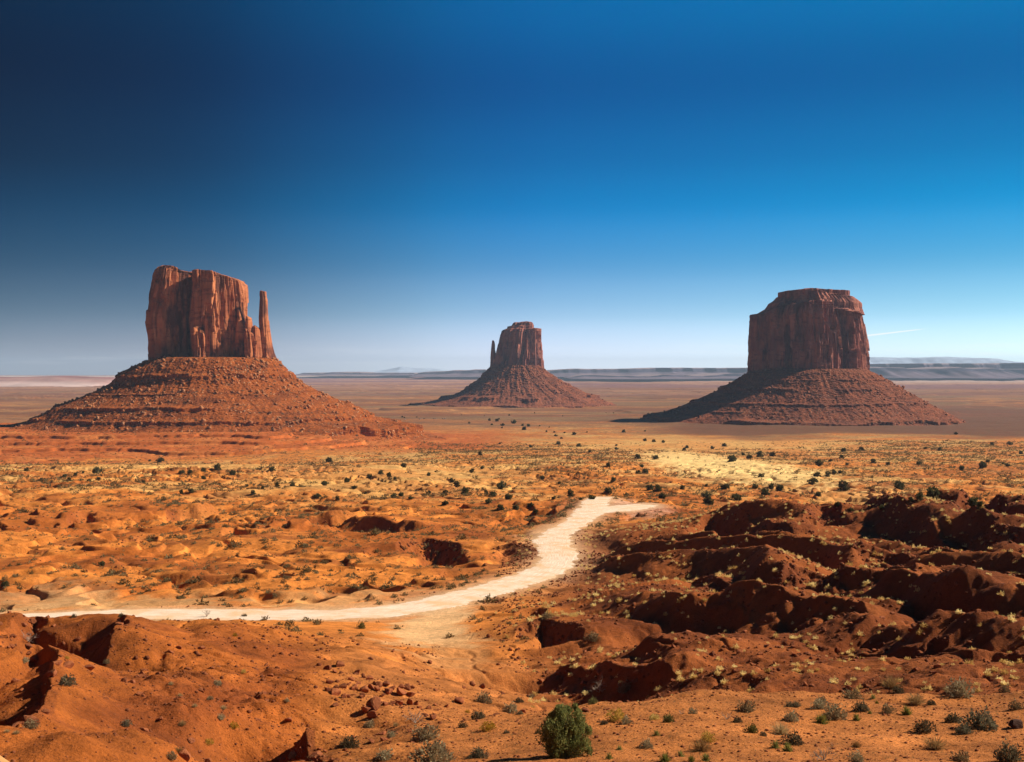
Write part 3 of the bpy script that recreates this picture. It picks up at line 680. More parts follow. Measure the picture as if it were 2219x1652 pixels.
def cliff(B, name, plan, prof, top, bot, mat, n=520, nz=110, seed=0.0, fl=(4, 26), crack=3.0, jag=1.0, label=None, strata=1.0, capnoise=2.0):
    """plan: (u, depth m) closed ring seen from above; prof: rows (v, u left, u right) of the outline; top/bot: v of the upper and lower edge along u"""
    P = np.array(plan, float); P = np.stack([B.X(P[:, 0]), P[:, 1]], 1)
    for _ in range(1):
        nx = np.roll(P, -1, 0); P = np.stack([.8 * P + .2 * nx, .2 * P + .8 * nx], 1).reshape(-1, 2)
    C = np.concatenate([P, P[:1]]); s = np.concatenate([[0], np.cumsum(np.hypot(*np.diff(C, axis=0).T))])
    t = np.linspace(0, s[-1], n, endpoint=False); px, py = np.interp(t, s, C[:, 0]), np.interp(t, s, C[:, 1])
    ar = np.sum(px * np.roll(py, -1) - np.roll(px, -1) * py)
    if ar < 0: px, py = px[::-1], py[::-1]
    tx, ty = np.roll(px, -2) - np.roll(px, 2), np.roll(py, -2) - np.roll(py, 2); L = np.hypot(tx, ty) + 1e-6; nx_, ny_ = ty / L, -tx / L
    x0, x1 = px.min(), px.max(); fx = (px - x0) / (x1 - x0)
    prof = np.array(sorted(prof, reverse=True), float)          # bottom first
    pz = B.Z(prof[:, 0]); pl = B.X(prof[:, 1]); pr = B.X(prof[:, 2])
    tu, tv = np.array(top, float).T; bu, bv = np.array(bot, float).T
    yc = py.mean()
    rings = []
    uc = px / B.k + B.u
    zt0 = B.Z(np.interp(uc, tu, tv)); zb0 = B.Z(np.interp(uc, bu, bv)) - 4 * B.k
    T = np.linspace(0, 1, nz); sn = np.arange(n) / n; NP1 = max(7, int(s[-1] / (fl[1] * B.k)))
    ww = (pr - pl) / max((pr - pl).max(), 1e-6)
    for tt in T:
        z = zb0 + (zt0 - zb0) * tt
        xl, xr = np.interp(z, pz, pl), np.interp(z, pz, pr)
        sc_ = np.interp(z, pz, ww) ** .7
        x = xl + fx * (xr - xl); y = yc + (py - yc) * sc_
        zz = z / B.k
        a = pn3(px / (fl[1] * B.k) + seed, py / (fl[1] * B.k), z / (190 * B.k) + seed)
        b = pn3(px / (fl[1] * .4 * B.k) + seed, py / (fl[1] * .4 * B.k) + 5, z / (120 * B.k))
        ck = 1 - np.clip(np.abs(pn3(px / (fl[1] * .55 * B.k) + 9 + seed, py / (fl[1] * .55 * B.k), z / (210 * B.k))) / .11, 0, 1)
        ck = np.maximum(ck, 1.6 * (1 - np.clip(np.abs(pn3(px / (fl[1] * 1.5 * B.k) + 4 + seed, py / (fl[1] * 1.5 * B.k), z / (400 * B.k))) / .07, 0, 1)))
        c = pn3(px / (7 * B.k), py / (7 * B.k), z / (16 * B.k) + seed)
        p1 = plates(sn, zz + 6 * a, NP1, 95.0, seed, 3.0); p2 = plates(sn, zz + 3 * b, NP1 * 3, 34.0, seed + 3, 2.4)
        low = np.clip(1 - tt / .16, 0, 1); hi = ss(.86, .97, tt)
        st = .9 * np.sin(zz * 1.35 + 2 * pn3(px / 60, py / 60, 0.3)) * (low * .8 + hi * .9) * strata
        d = fl[0] * B.k * (.6 * a + .2 * b + 1.9 * p1 + .95 * p2) - crack * B.k * ck * (1 - .5 * low) + jag * B.k * c * .5 + st * B.k + 2.0 * B.k * low * strata - 1.0 * B.k * ss(.96, 1, tt)
        d = d * np.clip((xr - xl) / (45 * B.k), .3, 1) * (1 - .62 * np.clip((np.abs(nx_) - .45) / .5, 0, 1))
        rings.append(np.stack([x + nx_ * d, y + ny_ * d, z], 1))
    rim = rings[-1]
    cx, cy = rim[:, 0].mean(), rim[:, 1].mean()
    for f in (.93, .8, .6, .35, .08):
        x = cx + (rim[:, 0] - cx) * f; y = cy + (rim[:, 1] - cy) * f
        z = B.Z(np.interp(x / B.k + B.u, tu, tv)) + capnoise * B.k * (pn3(x / (14 * B.k), y / (14 * B.k), seed) * 1.2 + .25) * min(1, (1 - f) * 6)
        rings.append(np.stack([x, y, z], 1))
    co_ = np.concatenate(rings); me = mesh_np(name, co_, grid_faces(len(rings), n, True), False)
    o = link(name, me, mat, B.root)
    if label: o['label'] = label
    return o

def talus(B, prof, mat, seed=0, n=760, front=1.0, back=1.0, ledges=((.72, 5), (.32, 4), (.1, 6)), nz=200, asym=0.0, rough=1.0):
    """prof rows (v, u left, u right) from the top of the apron down; the mound is built as rings round the cliff foot"""
    prof = np.array(prof, float); zz = B.Z(prof[:, 0]); l = -B.X(prof[:, 1]); r = B.X(prof[:, 2])
    h0, h1 = zz[-1], zz[0]; o = np.argsort(zz); zz, l, r = zz[o], l[o], r[o]
    ph = np.linspace(0, 2 * math.pi, n, endpoint=False); c, s = np.cos(ph), np.sin(ph)
    # ring levels crowd at the ledges
    T = np.linspace(0, 1, nz); rings = []
    wr = .5 + .5 * c
    for t in T:
        z = h0 + (h1 - h0) * t
        tl = np.full(n, t)
        for lt, lh in ledges:
            hh = lh / ((h1 - h0) / B.k)
            k = np.clip(.7 + 2.2 * pn3(c * 2.6 + lt * 9, s * 2.6, seed + lt * 5), 0, 1)      # ledges come and go round the mound
            lt_ = lt + hh * (.9 * pn3(c * 3, s * 3, seed + lt) + .5 * pn3(c * 9, s * 9, seed + lt))
            q = (t - lt_) / hh
            tl = np.where((q > 0) & (q < 1), tl * (1 - k) + (lt_ + .06 * hh * q) * k, tl)
            tl = np.where((q >= 1) & (q < 1.7), tl * (1 - k * (1.7 - q) / .7) + (lt_ + hh * (.06 + (q - 1) / .7 * 1.64)) * k * (1.7 - q) / .7, tl)
        zq = h0 + (h1 - h0) * tl
        rl, rr = np.interp(zq, zz, l), np.interp(zq, zz, r)
        R_ = rl * (1 - wr) + rr * wr
        fb = np.where(s < 0, front, back)
        dep = .5 * (rl + rr) * fb
        x = np.where(c < 0, rl, rr) * c; y = dep * s
        Rm = np.hypot(x, y)
        cx, cy = x / B.k, y / B.k
        g = pn3(c * 7 + seed, s * 7, t * 1.2) * 6 - np.abs(pn3(c * 13 + 2 * t, s * 13 + seed, t * 3)) * 7 - np.abs(pn3(c * 31, s * 31 + seed, t * 4)) * 4 * (1 - t)
        b = pn3(cx / 9, cy / 9, seed + z / (9 * B.k)) * 2.4 - np.abs(pn3(cx / 6, cy / 6, z / (6 * B.k) + 2)) * 3.4 + np.abs(pn3(cx / 3.2, cy / 3.2, z / (3.2 * B.k))) * 2.6
        amp = rough * (.25 + .75 * (1 - t)) * min(1, t * 8 + .3)
        rad = 1 + (g * amp + b * rough) * B.k / np.maximum(Rm, 1)
        zb = z + (pn3(cx / 6 + 3, cy / 6, seed) * 1.0 + np.maximum(0, pn3(cx / 3.3, cy / 3.3, seed + 4) - .25) * 3.2 * ss(.05, .2, t) * (1 - t * .6)) * B.k * rough
        rings.append(np.stack([x * rad, y * rad, zb], 1))
    top = rings[-1]; rings.append(np.stack([top[:, 0] * .5, top[:, 1] * .5, top[:, 2] + 1], 1)); rings.append(np.stack([top[:, 0] * .02, top[:, 1] * .02, top[:, 2] + 1], 1))
    skirt = rings[0].copy(); skirt[:, 2] -= 14 * B.k; skirt[:, :2] *= 1.06; rings.insert(0, skirt)
    me = mesh_np('talus', np.concatenate(rings), grid_faces(len(rings), n, True))
    return link('talus', me, mat, B.root)

def blocks(B, tal, nblk, seed, smax, mat):
    """fallen blocks on the apron: far more than one could count, one part"""
    r_ = np.random.default_rng(seed); me = tal.data; nv = len(me.vertices); co_ = np.empty(nv * 3, F32); me.vertices.foreach_get('co', co_); co_ = co_.reshape(-1, 3)
    cand = np.nonzero((co_[:, 1] < 40 * B.k))[0]; q = co_[cand] / B.k
    wq = ss(-.15, .5, pn3(q[:, 0] / 34 + seed, q[:, 1] / 34, q[:, 2] / 26) + .5 * pn3(q[:, 0] / 11, q[:, 1] / 11, q[:, 2] / 9 + seed)) + .03
    idx = r_.choice(cand, nblk, p=wq / wq.sum())
    cube = np.array([[x, y, z] for x in (-1, 1) for y in (-1, 1) for z in (-1, 1)], F32)
    fc = np.array([[0, 1, 3, 2], [4, 6, 7, 5], [0, 4, 5, 1], [2, 3, 7, 6], [0, 2, 6, 4], [1, 5, 7, 3]])
    V, F = [], []
    for i, k in enumerate(idx):
        sz = B.k * smax * (.14 + .86 * r_.random() ** 9)
        q = r_.normal(size=(3, 3)); q, _ = np.linalg.qr(q)
        p = cube * (r_.uniform(.6, 1.1, 3) * sz) + r_.normal(size=(8, 3)) * sz * .16
        V.append(p @ q.T + co_[k] + [0, 0, sz * .3]); F.append(fc + 8 * i)
    o = link('fallen_block', mesh_np('fallen_block', np.concatenate(V), np.concatenate(F), False), mat, B.root); o['kind'] = 'stuff'
    o['label'] = 'scattered fallen blocks lying on the scree slope'
    return o

B1 = Butte(460, 1850, 'sandstone_butte', 'large flat topped red butte on the left with a thin spire on its right')
W_TOP = [(318, 600), (326, 594), (335, 589), (352, 582.5), (372, 580), (388, 583), (398, 591), (420, 592), (446, 589), (470, 592), (490, 599), (504, 603), (514, 606), (520, 616), (524, 640)]
W_BOT = [(320, 782), (400, 783), (480, 788), (560, 790)]
cliff(B1, 'cliff', [(320, 20), (323, -14), (336, -36), (348, -50), (358, -54), (374, -46), (390, -28), (400, -12), (406, 8), (415, 12), (423, -12), (432, -42), (442, -58), (460, -54), (484, -38), (506, -16), (521, 8), (522, 40), (505, 80), (440, 105), (370, 95), (330, 62)],
      [(790, 328, 523), (770, 326, 523), (740, 324, 523), (700, 320, 523), (680, 321, 522), (660, 324, 522), (640, 326, 521), (620, 331, 520), (600, 334, 518), (590, 336, 514), (582, 340, 508), (575, 344, 500)],
      W_TOP, W_BOT, M['cliff_near'], n=900, nz=150, seed=1.3, fl=(4.2, 24), crack=7.5)
cliff(B1, 'shoulder', [(512, 6), (518, -22), (530, -34), (548, -36), (562, -24), (570, -4), (570, 30), (550, 48), (515, 45)],
      [(792, 510, 574), (760, 510, 572), (730, 510, 568), (712, 512, 564), (690, 514, 548), (660, 515, 530)],
      [(505, 664), (521, 670), (526, 684), (530, 700), (541, 712), (552, 722), (560, 730), (575, 738)], [(505, 788), (580, 792)], M['cliff_near'], n=420, nz=80, seed=7.7, fl=(3.0, 14), crack=2.6)
cliff(B1, 'pinnacle', [(536, -14), (540, -30), (547, -30), (552, -16), (549, 0), (539, 0)], [(792, 532, 556), (740, 534, 554), (700, 537, 551), (688, 538, 549)], [(530, 690), (541, 687), (550, 691), (556, 694)], [(530, 790), (560, 791)], M['cliff_near'], n=140, nz=70, seed=8.8, fl=(1.2, 10), crack=1.0, jag=.7)
cliff(B1, 'pinnacle', [(548, -8), (552, -24), (560, -24), (566, -8), (560, 6)], [(792, 546, 572), (750, 548, 570), (716, 550, 566), (706, 552, 562)], [(546, 712), (555, 706), (563, 712), (570, 722)], [(545, 790), (575, 792)], M['cliff_near'], n=140, nz=70, seed=6.8, fl=(1.2, 10), crack=1.0, jag=.7)
cliff(B1, 'spire', [(561, 6), (564, -8), (571, -14), (578, -8), (582, 4), (578, 16), (566, 17)],
      [(798, 566, 602), (780, 565, 599), (765, 563, 593), (750, 562, 589), (730, 561, 586), (705, 561, 582.5), (690, 560.5, 581), (668, 561.5, 579.5), (652, 562.5, 579.5), (645, 563, 577.5), (640, 562, 577), (630, 562.5, 576.5)],
      [(555, 633), (566, 631.5), (575, 632), (590, 634)], [(555, 793), (605, 797)], M['cliff_near'], n=200, nz=130, seed=3.1, fl=(1.4, 12), crack=.8, jag=.8)
t1 = talus(B1, [(776, 345, 590), (783, 324, 604), (792, 303, 612), (806, 272, 622), (816, 262, 634), (832, 248, 655), (850, 214, 690), (866, 176, 726), (880, 136, 764), (893, 118, 798), (906, 92, 812), (922, 54, 850), (940, 6, 905), (952, -40, 960)],
           M['talus_near'], seed=2.2, ledges=((.86, 4), (.755, 8), (.56, 3), (.40, 6), (.26, 6), (.05, 18)), n=1100, nz=230, front=1.0)
blocks(B1, t1, 5000, 5, 3.4, M['fallen'])

B2 = Butte(1122, 4100, 'sandstone_butte', 'smallest and farthest butte in the centre with a thin spire on its left')
cliff(B2, 'cliff', [(1080, 30), (1082, -30), (1095, -62), (1120, -78), (1150, -70), (1158, -58), (1172, -20), (1175, 40), (1150, 90), (1100, 90)],
      [(803, 1064, 1177), (790, 1068, 1176), (770, 1074, 1175), (750, 1079, 1174), (735, 1082, 1173), (725, 1084, 1173), (715, 1087, 1173), (708, 1092, 1173)],
      [(1070, 742), (1081, 726), (1087, 717), (1098, 714), (1140, 713), (1172, 713), (1180, 716)], [(1060, 799), (1180, 803)], M['cliff_far'], n=520, nz=90, seed=4.4, fl=(2.2, 14), crack=2.6, jag=.5)
cliff(B2, 'cap_rock', [(1098, 10), (1104, -30), (1128, -44), (1150, -34), (1157, 0), (1150, 40), (1110, 40)],
      [(717, 1098, 1158), (708, 1099, 1157), (706, 1108, 1157), (698, 1114, 1154)], [(1095, 706), (1109, 705), (1113, 700), (1130, 699), (1150, 698), (1158, 702)], [(1090, 717), (1165, 716)], M['cliff_far'], n=200, nz=30, seed=5.4, fl=(1.0, 12), crack=.7, jag=.6)
cliff(B2, 'spire', [(1062, 0), (1065, -14), (1072, -12), (1076, 4), (1068, 16)],
      [(804, 1060, 1086), (790, 1062, 1082), (776, 1062.5, 1078), (768, 1063, 1074.5), (757, 1064, 1072.5), (747, 1065, 1072.5), (742, 1066, 1071.5), (738, 1066, 1070.5)], [(1055, 741), (1068, 739), (1080, 741)], [(1055, 800), (1090, 802)], M['cliff_far'], n=120, nz=60, seed=6.2, fl=(.7, 8), crack=.4, jag=.5)
t2 = talus(B2, [(792, 1068, 1172), (799, 1058, 1180), (808, 1049, 1190), (818, 1042, 1206), (832, 1022, 1230), (846, 1003, 1258), (856, 984, 1280), (866, 950, 1305), (874, 915, 1322), (882, 868, 1345), (890, 820, 1380)],
           M['talus_far'], seed=8.1, ledges=((.55, 4.0), (.26, 7), (.12, 4), (.04, 5)), n=800, nz=150)
blocks(B2, t2, 1600, 6, 2.0, M['fallen_far'])

B3 = Butte(1757, 2700, 'sandstone_butte', 'broad dark butte on the right with a flat cap and fluted cliffs')
cliff(B3, 'cliff', [(1632, 60), (1634, 10), (1655, -26), (1690, -62), (1722, -92), (1742, -106), (1772, -92), (1800, -72), (1830, -50), (1856, -24), (1872, 6), (1880, 20), (1870, 100), (1800, 150), (1690, 140)],
      [(812, 1627, 1886), (790, 1628, 1887), (760, 1631, 1886), (730, 1633, 1882), (700, 1635, 1877), (685, 1634, 1874), (672, 1640, 1871), (660, 1646, 1868), (650, 1650, 1866)],
      [(1625, 683), (1634, 680), (1652, 681), (1660, 674), (1672, 668), (1700, 662), (1742, 655), (1790, 659), (1830, 664), (1858, 668), (1870, 672), (1885, 690)], [(1625, 812), (1740, 806), (1890, 806)], M['cliff_far'], n=900, nz=150, seed=2.9, fl=(3.2, 15), crack=6.0, jag=.8, capnoise=1.0)
cliff(B3, 'cap_slope', [(1650, 40), (1668, -18), (1700, -52), (1742, -84), (1790, -80), (1840, -60), (1862, -20), (1864, 40), (1840, 110), (1700, 110)],
      [(684, 1650, 1868), (674, 1658, 1868), (670, 1662, 1866), (662, 1668, 1866), (658, 1670, 1865), (652, 1680, 1858), (646, 1686, 1850), (642, 1690, 1843), (636, 1696, 1836)],
      [(1640, 643), (1690, 642), (1720, 636), (1744, 630), (1780, 638), (1840, 643), (1880, 645)], [(1640, 682), (1742, 664), (1880, 682)], M['cliff_far'], n=520, nz=60, seed=9.9, fl=(1.6, 16), crack=1.0, jag=1.0, strata=2.6)
cliff(B3, 'cap_rock', [(1690, 30), (1692, -6), (1715, -34), (1744, -44), (1800, -40), (1836, -20), (1841, 20), (1830, 70), (1720, 70)],
      [(648, 1692, 1838), (640, 1690, 1841), (630, 1690, 1841), (625, 1694, 1836)], [(1685, 634), (1700, 632), (1730, 629), (1750, 627), (1790, 630), (1838, 631), (1845, 634)], [(1685, 646), (1845, 645)], M['cliff_far'], n=380, nz=26, seed=1.9, fl=(1.4, 14), crack=1.2, jag=.9)
t3 = talus(B3, [(800, 1650, 1868), (808, 1624, 1889), (818, 1606, 1906), (832, 1584, 1928), (850, 1552, 1958), (868, 1512, 1990), (884, 1474, 2020), (897, 1432, 2042), (906, 1400, 2060), (914, 1370, 2078), (922, 1330, 2095)],
           M['talus_far'], seed=5.5, ledges=((.80, 3), (.62, 6), (.40, 4), (.27, 3), (.11, 7)), n=1000, nz=200)
blocks(B3, t3, 3600, 7, 2.6, M['fallen_far'])

# ------------------------------------------------------------------ far mesas, hills and mountains
def mat_far(name, top, side, foot):
    m, N = material(name)
    co = N('ShaderNodeTexCoord').outputs['Object']; at = N('ShaderNodeVertexColor', layer_name='tint').outputs[0]
    k = mapr(N, noise(N, stretch(N, co, 1, 1, 6), .004, 4), .3, .7, .75, 1.2)
    finish(N, mixc(N, 1.0, at, N('ShaderNodeCombineColor', {0: k, 1: k, 2: k}).outputs[0], 'MULTIPLY'), .97, None, .05); return m
M['far'] = mat_far('far_rock', 0, 0, 0)
def mesa(name, label, u0, u1, Y, tops, foot_v, seed, emb=500, n=500, cols=((.5, .3, .22), (.3, .15, .11), (.42, .25, .18)), soft=False, cat='mesa', flat_back=2500):
    u = np.linspace(u0, u1, n); k = Y / FP; x = (u - U0) * k
    en = ss(0, .06, (u - u0) / (u1 - u0)) * (1 - ss(.94, 1, (u - u0) / (u1 - u0)))
    zt = ZC + (VH - np.interp(u, [p[0] for p in tops], [p[1] for p in tops])) * k; zf = ZC + (VH - foot_v) * k
    wob = emb * (fbm(x, x * 0 + seed, 1900, 4, seed) + .4 * fbm(x, x * 0 + seed, 420, 3, seed + 3))
    H = zt - zf
    H = H * (.35 + .65 * en) + 6 * k * .1 * fbm(x, x * 0, 300, 3, seed)
    if soft: prof_ = [(-1.5, -.06), (-1.0, .0), (-.72, .2), (-.5, .42), (-.28, .68), (-.12, .88), (0, .97), (.15, 1.0), (.6, .98), (1.6, .5), (2.6, -.05)]
    else: prof_ = [(-1.3, -.08), (-1.0, 0), (-.6, .16), (-.3, .36), (-.16, .5), (-.11, .56), (-.08, .82), (-.05, .86), (-.03, .98), (.02, 1.0), (.6, 1.0), (1.2, .96), (1.4, -.08)]
    rows, cl = [], []
    for i, (d, h) in enumerate(prof_):
        g = fbm(x, x * 0 + d * 900, 260, 3, seed + 7) * (15 if cat == 'mountains' else 150 if soft else 110) * (1 - abs(h * 2 - 1) * .6)
        dep = Y + d * (900 if d < 0 else flat_back) + wob * (1 if d < .3 else .2) * (1 if not soft else 1.2) + g
        rows.append(np.stack([x, dep, zf + H * h + (0 if h > .95 else g * .05)], 1))
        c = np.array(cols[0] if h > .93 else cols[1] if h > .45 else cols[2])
        cl.append(np.broadcast_to(c, (n, 3)))
    me = mesh_np(name, np.concatenate(rows), grid_faces(len(prof_), n), True); set_col(me, np.concatenate(cl))
    tag(link(name, me, M['far']), label, cat, kind='structure')
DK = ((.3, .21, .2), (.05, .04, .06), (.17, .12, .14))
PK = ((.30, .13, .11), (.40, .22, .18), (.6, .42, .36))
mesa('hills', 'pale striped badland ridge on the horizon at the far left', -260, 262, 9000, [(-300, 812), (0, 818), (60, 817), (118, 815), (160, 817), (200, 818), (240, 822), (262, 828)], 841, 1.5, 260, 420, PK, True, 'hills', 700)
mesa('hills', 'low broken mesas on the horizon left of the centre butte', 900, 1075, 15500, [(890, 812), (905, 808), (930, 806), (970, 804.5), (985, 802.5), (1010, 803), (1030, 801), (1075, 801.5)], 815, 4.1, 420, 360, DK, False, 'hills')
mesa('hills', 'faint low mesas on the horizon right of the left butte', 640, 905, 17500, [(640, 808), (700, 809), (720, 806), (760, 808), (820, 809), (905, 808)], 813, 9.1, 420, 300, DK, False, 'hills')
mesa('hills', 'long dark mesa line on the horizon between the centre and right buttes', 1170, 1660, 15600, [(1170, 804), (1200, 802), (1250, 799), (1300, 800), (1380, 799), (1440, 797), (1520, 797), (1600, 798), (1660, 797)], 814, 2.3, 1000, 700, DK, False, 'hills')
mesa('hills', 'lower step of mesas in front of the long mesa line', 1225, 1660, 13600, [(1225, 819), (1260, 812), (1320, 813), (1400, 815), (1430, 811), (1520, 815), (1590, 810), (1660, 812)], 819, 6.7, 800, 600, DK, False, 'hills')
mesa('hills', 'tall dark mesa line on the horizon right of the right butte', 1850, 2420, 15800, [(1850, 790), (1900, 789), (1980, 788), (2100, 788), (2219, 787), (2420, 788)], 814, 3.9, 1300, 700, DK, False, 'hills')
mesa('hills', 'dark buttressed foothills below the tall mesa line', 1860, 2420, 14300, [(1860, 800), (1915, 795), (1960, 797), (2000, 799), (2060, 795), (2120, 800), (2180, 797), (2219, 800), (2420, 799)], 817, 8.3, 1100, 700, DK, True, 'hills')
MT_HAZED = ((.42, .50, .62),) * 3  # mountains painted pale blue: the fade of distance haze put into the rock colour
mesa('mountains', 'faint blue mountain range on the horizon behind the right butte', 1820, 2700, 19500, [(1820, 776), (1900, 774), (1990, 775), (2060, 773), (2130, 776), (2165, 777), (2200, 783), (2260, 786), (2700, 790)], 806, 5.2, 150, 500, MT_HAZED, True, 'mountains', 1500)
mesa('mountains', 'faint blue peak on the horizon left of the centre butte', 800, 985, 19500, [(800, 808), (825, 803), (850, 798), (868, 795), (880, 797), (900, 799), (930, 798), (950, 801), (985, 806)], 810, 7.4, 120, 300, MT_HAZED, True, 'mountains', 1500)

# smooth sandstone parapet at the viewpoint
def parapet():
    m, N = material('smooth_sandstone'); co = N('ShaderNodeTexCoord').outputs['Object']
    finish(N, mixc(N, mapr(N, noise(N, co, 9, 4), .3, .7, 0, 1), (.58, .26, .09, 1), (.66, .31, .11, 1)), .9, N('ShaderNodeBump', {'Strength': .2, 'Distance': .01, 'Height': noise(N, co, 60, 4)}).outputs[0], .15)
    bm = bmesh.new()
    def pt(u, v, Y):
        T, m_ = uvslope(u, v); return Vector((T * Y, Y, ZC - m_ * Y))
    a, b = pt(-250, 1440, 5.6), pt(95, 1668, 4.2)
    back = Vector((-3.2, -1.4, .05))
    A = [a, b, b + back, a + back]
    vt = [bm.verts.new(p) for p in A]; vb = [bm.verts.new((p.x, p.y, float(height(p.x, p.y)) - .3)) for p in A]
    bm.faces.new(vt); bm.faces.new(vb[::-1])
    for i in range(4): bm.faces.new([vt[i], vb[i], vb[(i + 1) % 4], vt[(i + 1) % 4]])
    bmesh.ops.recalc_face_normals(bm, faces=bm.faces)
    bmesh.ops.bevel(bm, geom=[e for e in bm.edges], offset=.12, segments=5, profile=.6, affect='EDGES')
    me = bpy.data.meshes.new('parapet_wall'); bm.to_mesh(me); bm.free()
    for p in me.polygons: p.use_smooth = True
    tag(link('parapet_wall', me, m), 'smooth orange stone parapet cutting the bottom left corner', 'wall')
parapet()

# ------------------------------------------------------------------ the air between here and the far mesas
def haze():
    m, N = material('haze')
    v = N('ShaderNodeVolumePrincipled', {'Color': (.62, .79, 1.0, 1), 'Density': HAZE, 'Anisotropy': 0.0})
    o = N('ShaderNodeOutputMaterial'); m.node_tree.links.new(v.outputs[0], o.inputs['Volume'])
    bm = bmesh.new(); bmesh.ops.create_cube(bm, size=1)
    x0, x1, y0, y1, z0, z1 = -25000, 25000, -3000, 24400, float(HGT.min()) - 40, 345
    for q in bm.verts: q.co = ((x0 + x1) / 2 + q.co.x * (x1 - x0), (y0 + y1) / 2 + q.co.y * (y1 - y0), (z0 + z1) / 2 + q.co.z * (z1 - z0))
    me = bpy.data.meshes.new('haze'); bm.to_mesh(me); bm.free()
    tag(link('haze', me, m), 'thin blue air over the whole valley', 'haze', kind='stuff')
HAZE = 2.8e-5
haze()
print('large things', round(time.time() - T0, 1))

# ------------------------------------------------------------------ plants and stones: one of each kind, then copies
def blades(n, h, spread, wd, r_, flop=.3, base=.06, up=.0, seg=2, dome=None):
    """thin bent blades fanning from a crown: returns verts, faces (triangles)"""
    V, F = [], []
    for i in range(n):
        a = r_.uniform(0, 6.283); t = r_.random() ** .6 * spread + up
        L = h * r_.uniform(.6, 1.05) * (1 - .25 * abs(math.sin(t)) ** 2)
        d = np.array([math.cos(a) * math.sin(t), math.sin(a) * math.sin(t), math.cos(t)])
        p0 = np.array([r_.normal() * base, r_.normal() * base, -.03])
        sd = np.cross(d, [r_.normal(), r_.normal(), r_.normal()]); sd /= np.linalg.norm(sd) + 1e-6
        p1 = p0 + d * L * .55; p2 = p0 + d * L + np.array([d[0], d[1], -.6]) * L * flop * r_.random()
        b = len(V); w_ = wd * r_.uniform(.7, 1.3)
        V += [p0 - sd * w_ * .5, p0 + sd * w_ * .5, p1 - sd * w_ * .5, p1 + sd * w_ * .5, p2]
        F += [(b, b + 1, b + 3), (b, b + 3, b + 2), (b + 2, b + 3, b + 4)]
    return V, F
def leafy(n, rx, rz, sz, r_, zc=.5, shell=.45, flat=.0):
    """small leaf clumps through a dome"""
    V, F = [], []
    ph = r_.uniform(0, 6.28, 6)
    while len(F) < n:
        q = r_.normal(size=3); q /= np.linalg.norm(q); q[2] = abs(q[2]) if r_.random() < .86 else q[2] * .4
        lump = 1 + .22 * math.sin(3 * math.atan2(q[1], q[0]) + ph[0]) + .16 * math.sin(5 * math.atan2(q[1], q[0]) + ph[1] + 3 * q[2])
        r = (shell + (1 - shell) * r_.random() ** .5) * lump
        p = np.array([q[0] * rx * r, q[1] * rx * r, max(q[2] * rz * r, .01)])
        d = q + r_.normal(size=3) * .55 + np.array([0, 0, .35]); d /= np.linalg.norm(d)
        s = np.cross(d, r_.normal(size=3)); s /= np.linalg.norm(s) + 1e-6; L = sz * r_.uniform(.6, 1.4)
        b = len(V); V += [p - s * L * .32, p + s * L * .32, p + d * L]; F.append((b, b + 1, b + 2))
    return V, F
def merge(*parts):
    V, F = [], []
    for v, f in parts:
        b = len(V); V += list(v); F += [tuple(i + b for i in t) for t in f]
    return V, F
def tube(pts, rad, k=6):
    V, F = [], []; pts = [np.array(p, float) for p in pts]
    for i, p in enumerate(pts):
        d = pts[min(i + 1, len(pts) - 1)] - pts[max(i - 1, 0)]; d /= np.linalg.norm(d) + 1e-9
        a = np.cross(d, [.3, .9, .1]); a /= np.linalg.norm(a); b = np.cross(d, a)
        for j in range(k):
            t = 6.2832 * j / k; V.append(p + (a * math.cos(t) + b * math.sin(t)) * rad[i])
    for i in range(len(pts) - 1):
        for j in range(k):
            q = (i * k + j, i * k + (j + 1) % k, (i + 1) * k + (j + 1) % k, (i + 1) * k + j); F += [(q[0], q[1], q[2]), (q[0], q[2], q[3])]
    return V, F
def twigs(n, h, r_, rad=.02, levels=2, spread=1.0):
    parts = []
    def grow(p, d, L, r, lv):
        q = p + d * L * .5 + r_.normal(size=3) * L * .07; e = p + d * L + r_.normal(size=3) * L * .12
        parts.append(tube([p, q, e], [r, r * .75, r * .35], 4))
        if lv > 0:
            for _ in range(3):
                nd = d + r_.normal(size=3) * .6 + np.array([0, 0, .2]); nd /= np.linalg.norm(nd); grow(q + (e - q) * r_.random(), nd, L * .6, r * .55, lv - 1)
    for _ in range(n):
        a = r_.uniform(0, 6.28); t = r_.random() * spread
        grow(np.array([0, 0, -.03]), np.array([math.cos(a) * math.sin(t), math.sin(a) * math.sin(t), math.cos(t)]), h * r_.uniform(.4, .62), rad, levels)
    return merge(*parts)
def tri_mesh(name, vf, mat, smooth=False):
    me = mesh_np(name, np.array(vf[0], F32), np.array(vf[1], np.int32), smooth); me.materials.append(mat); return me

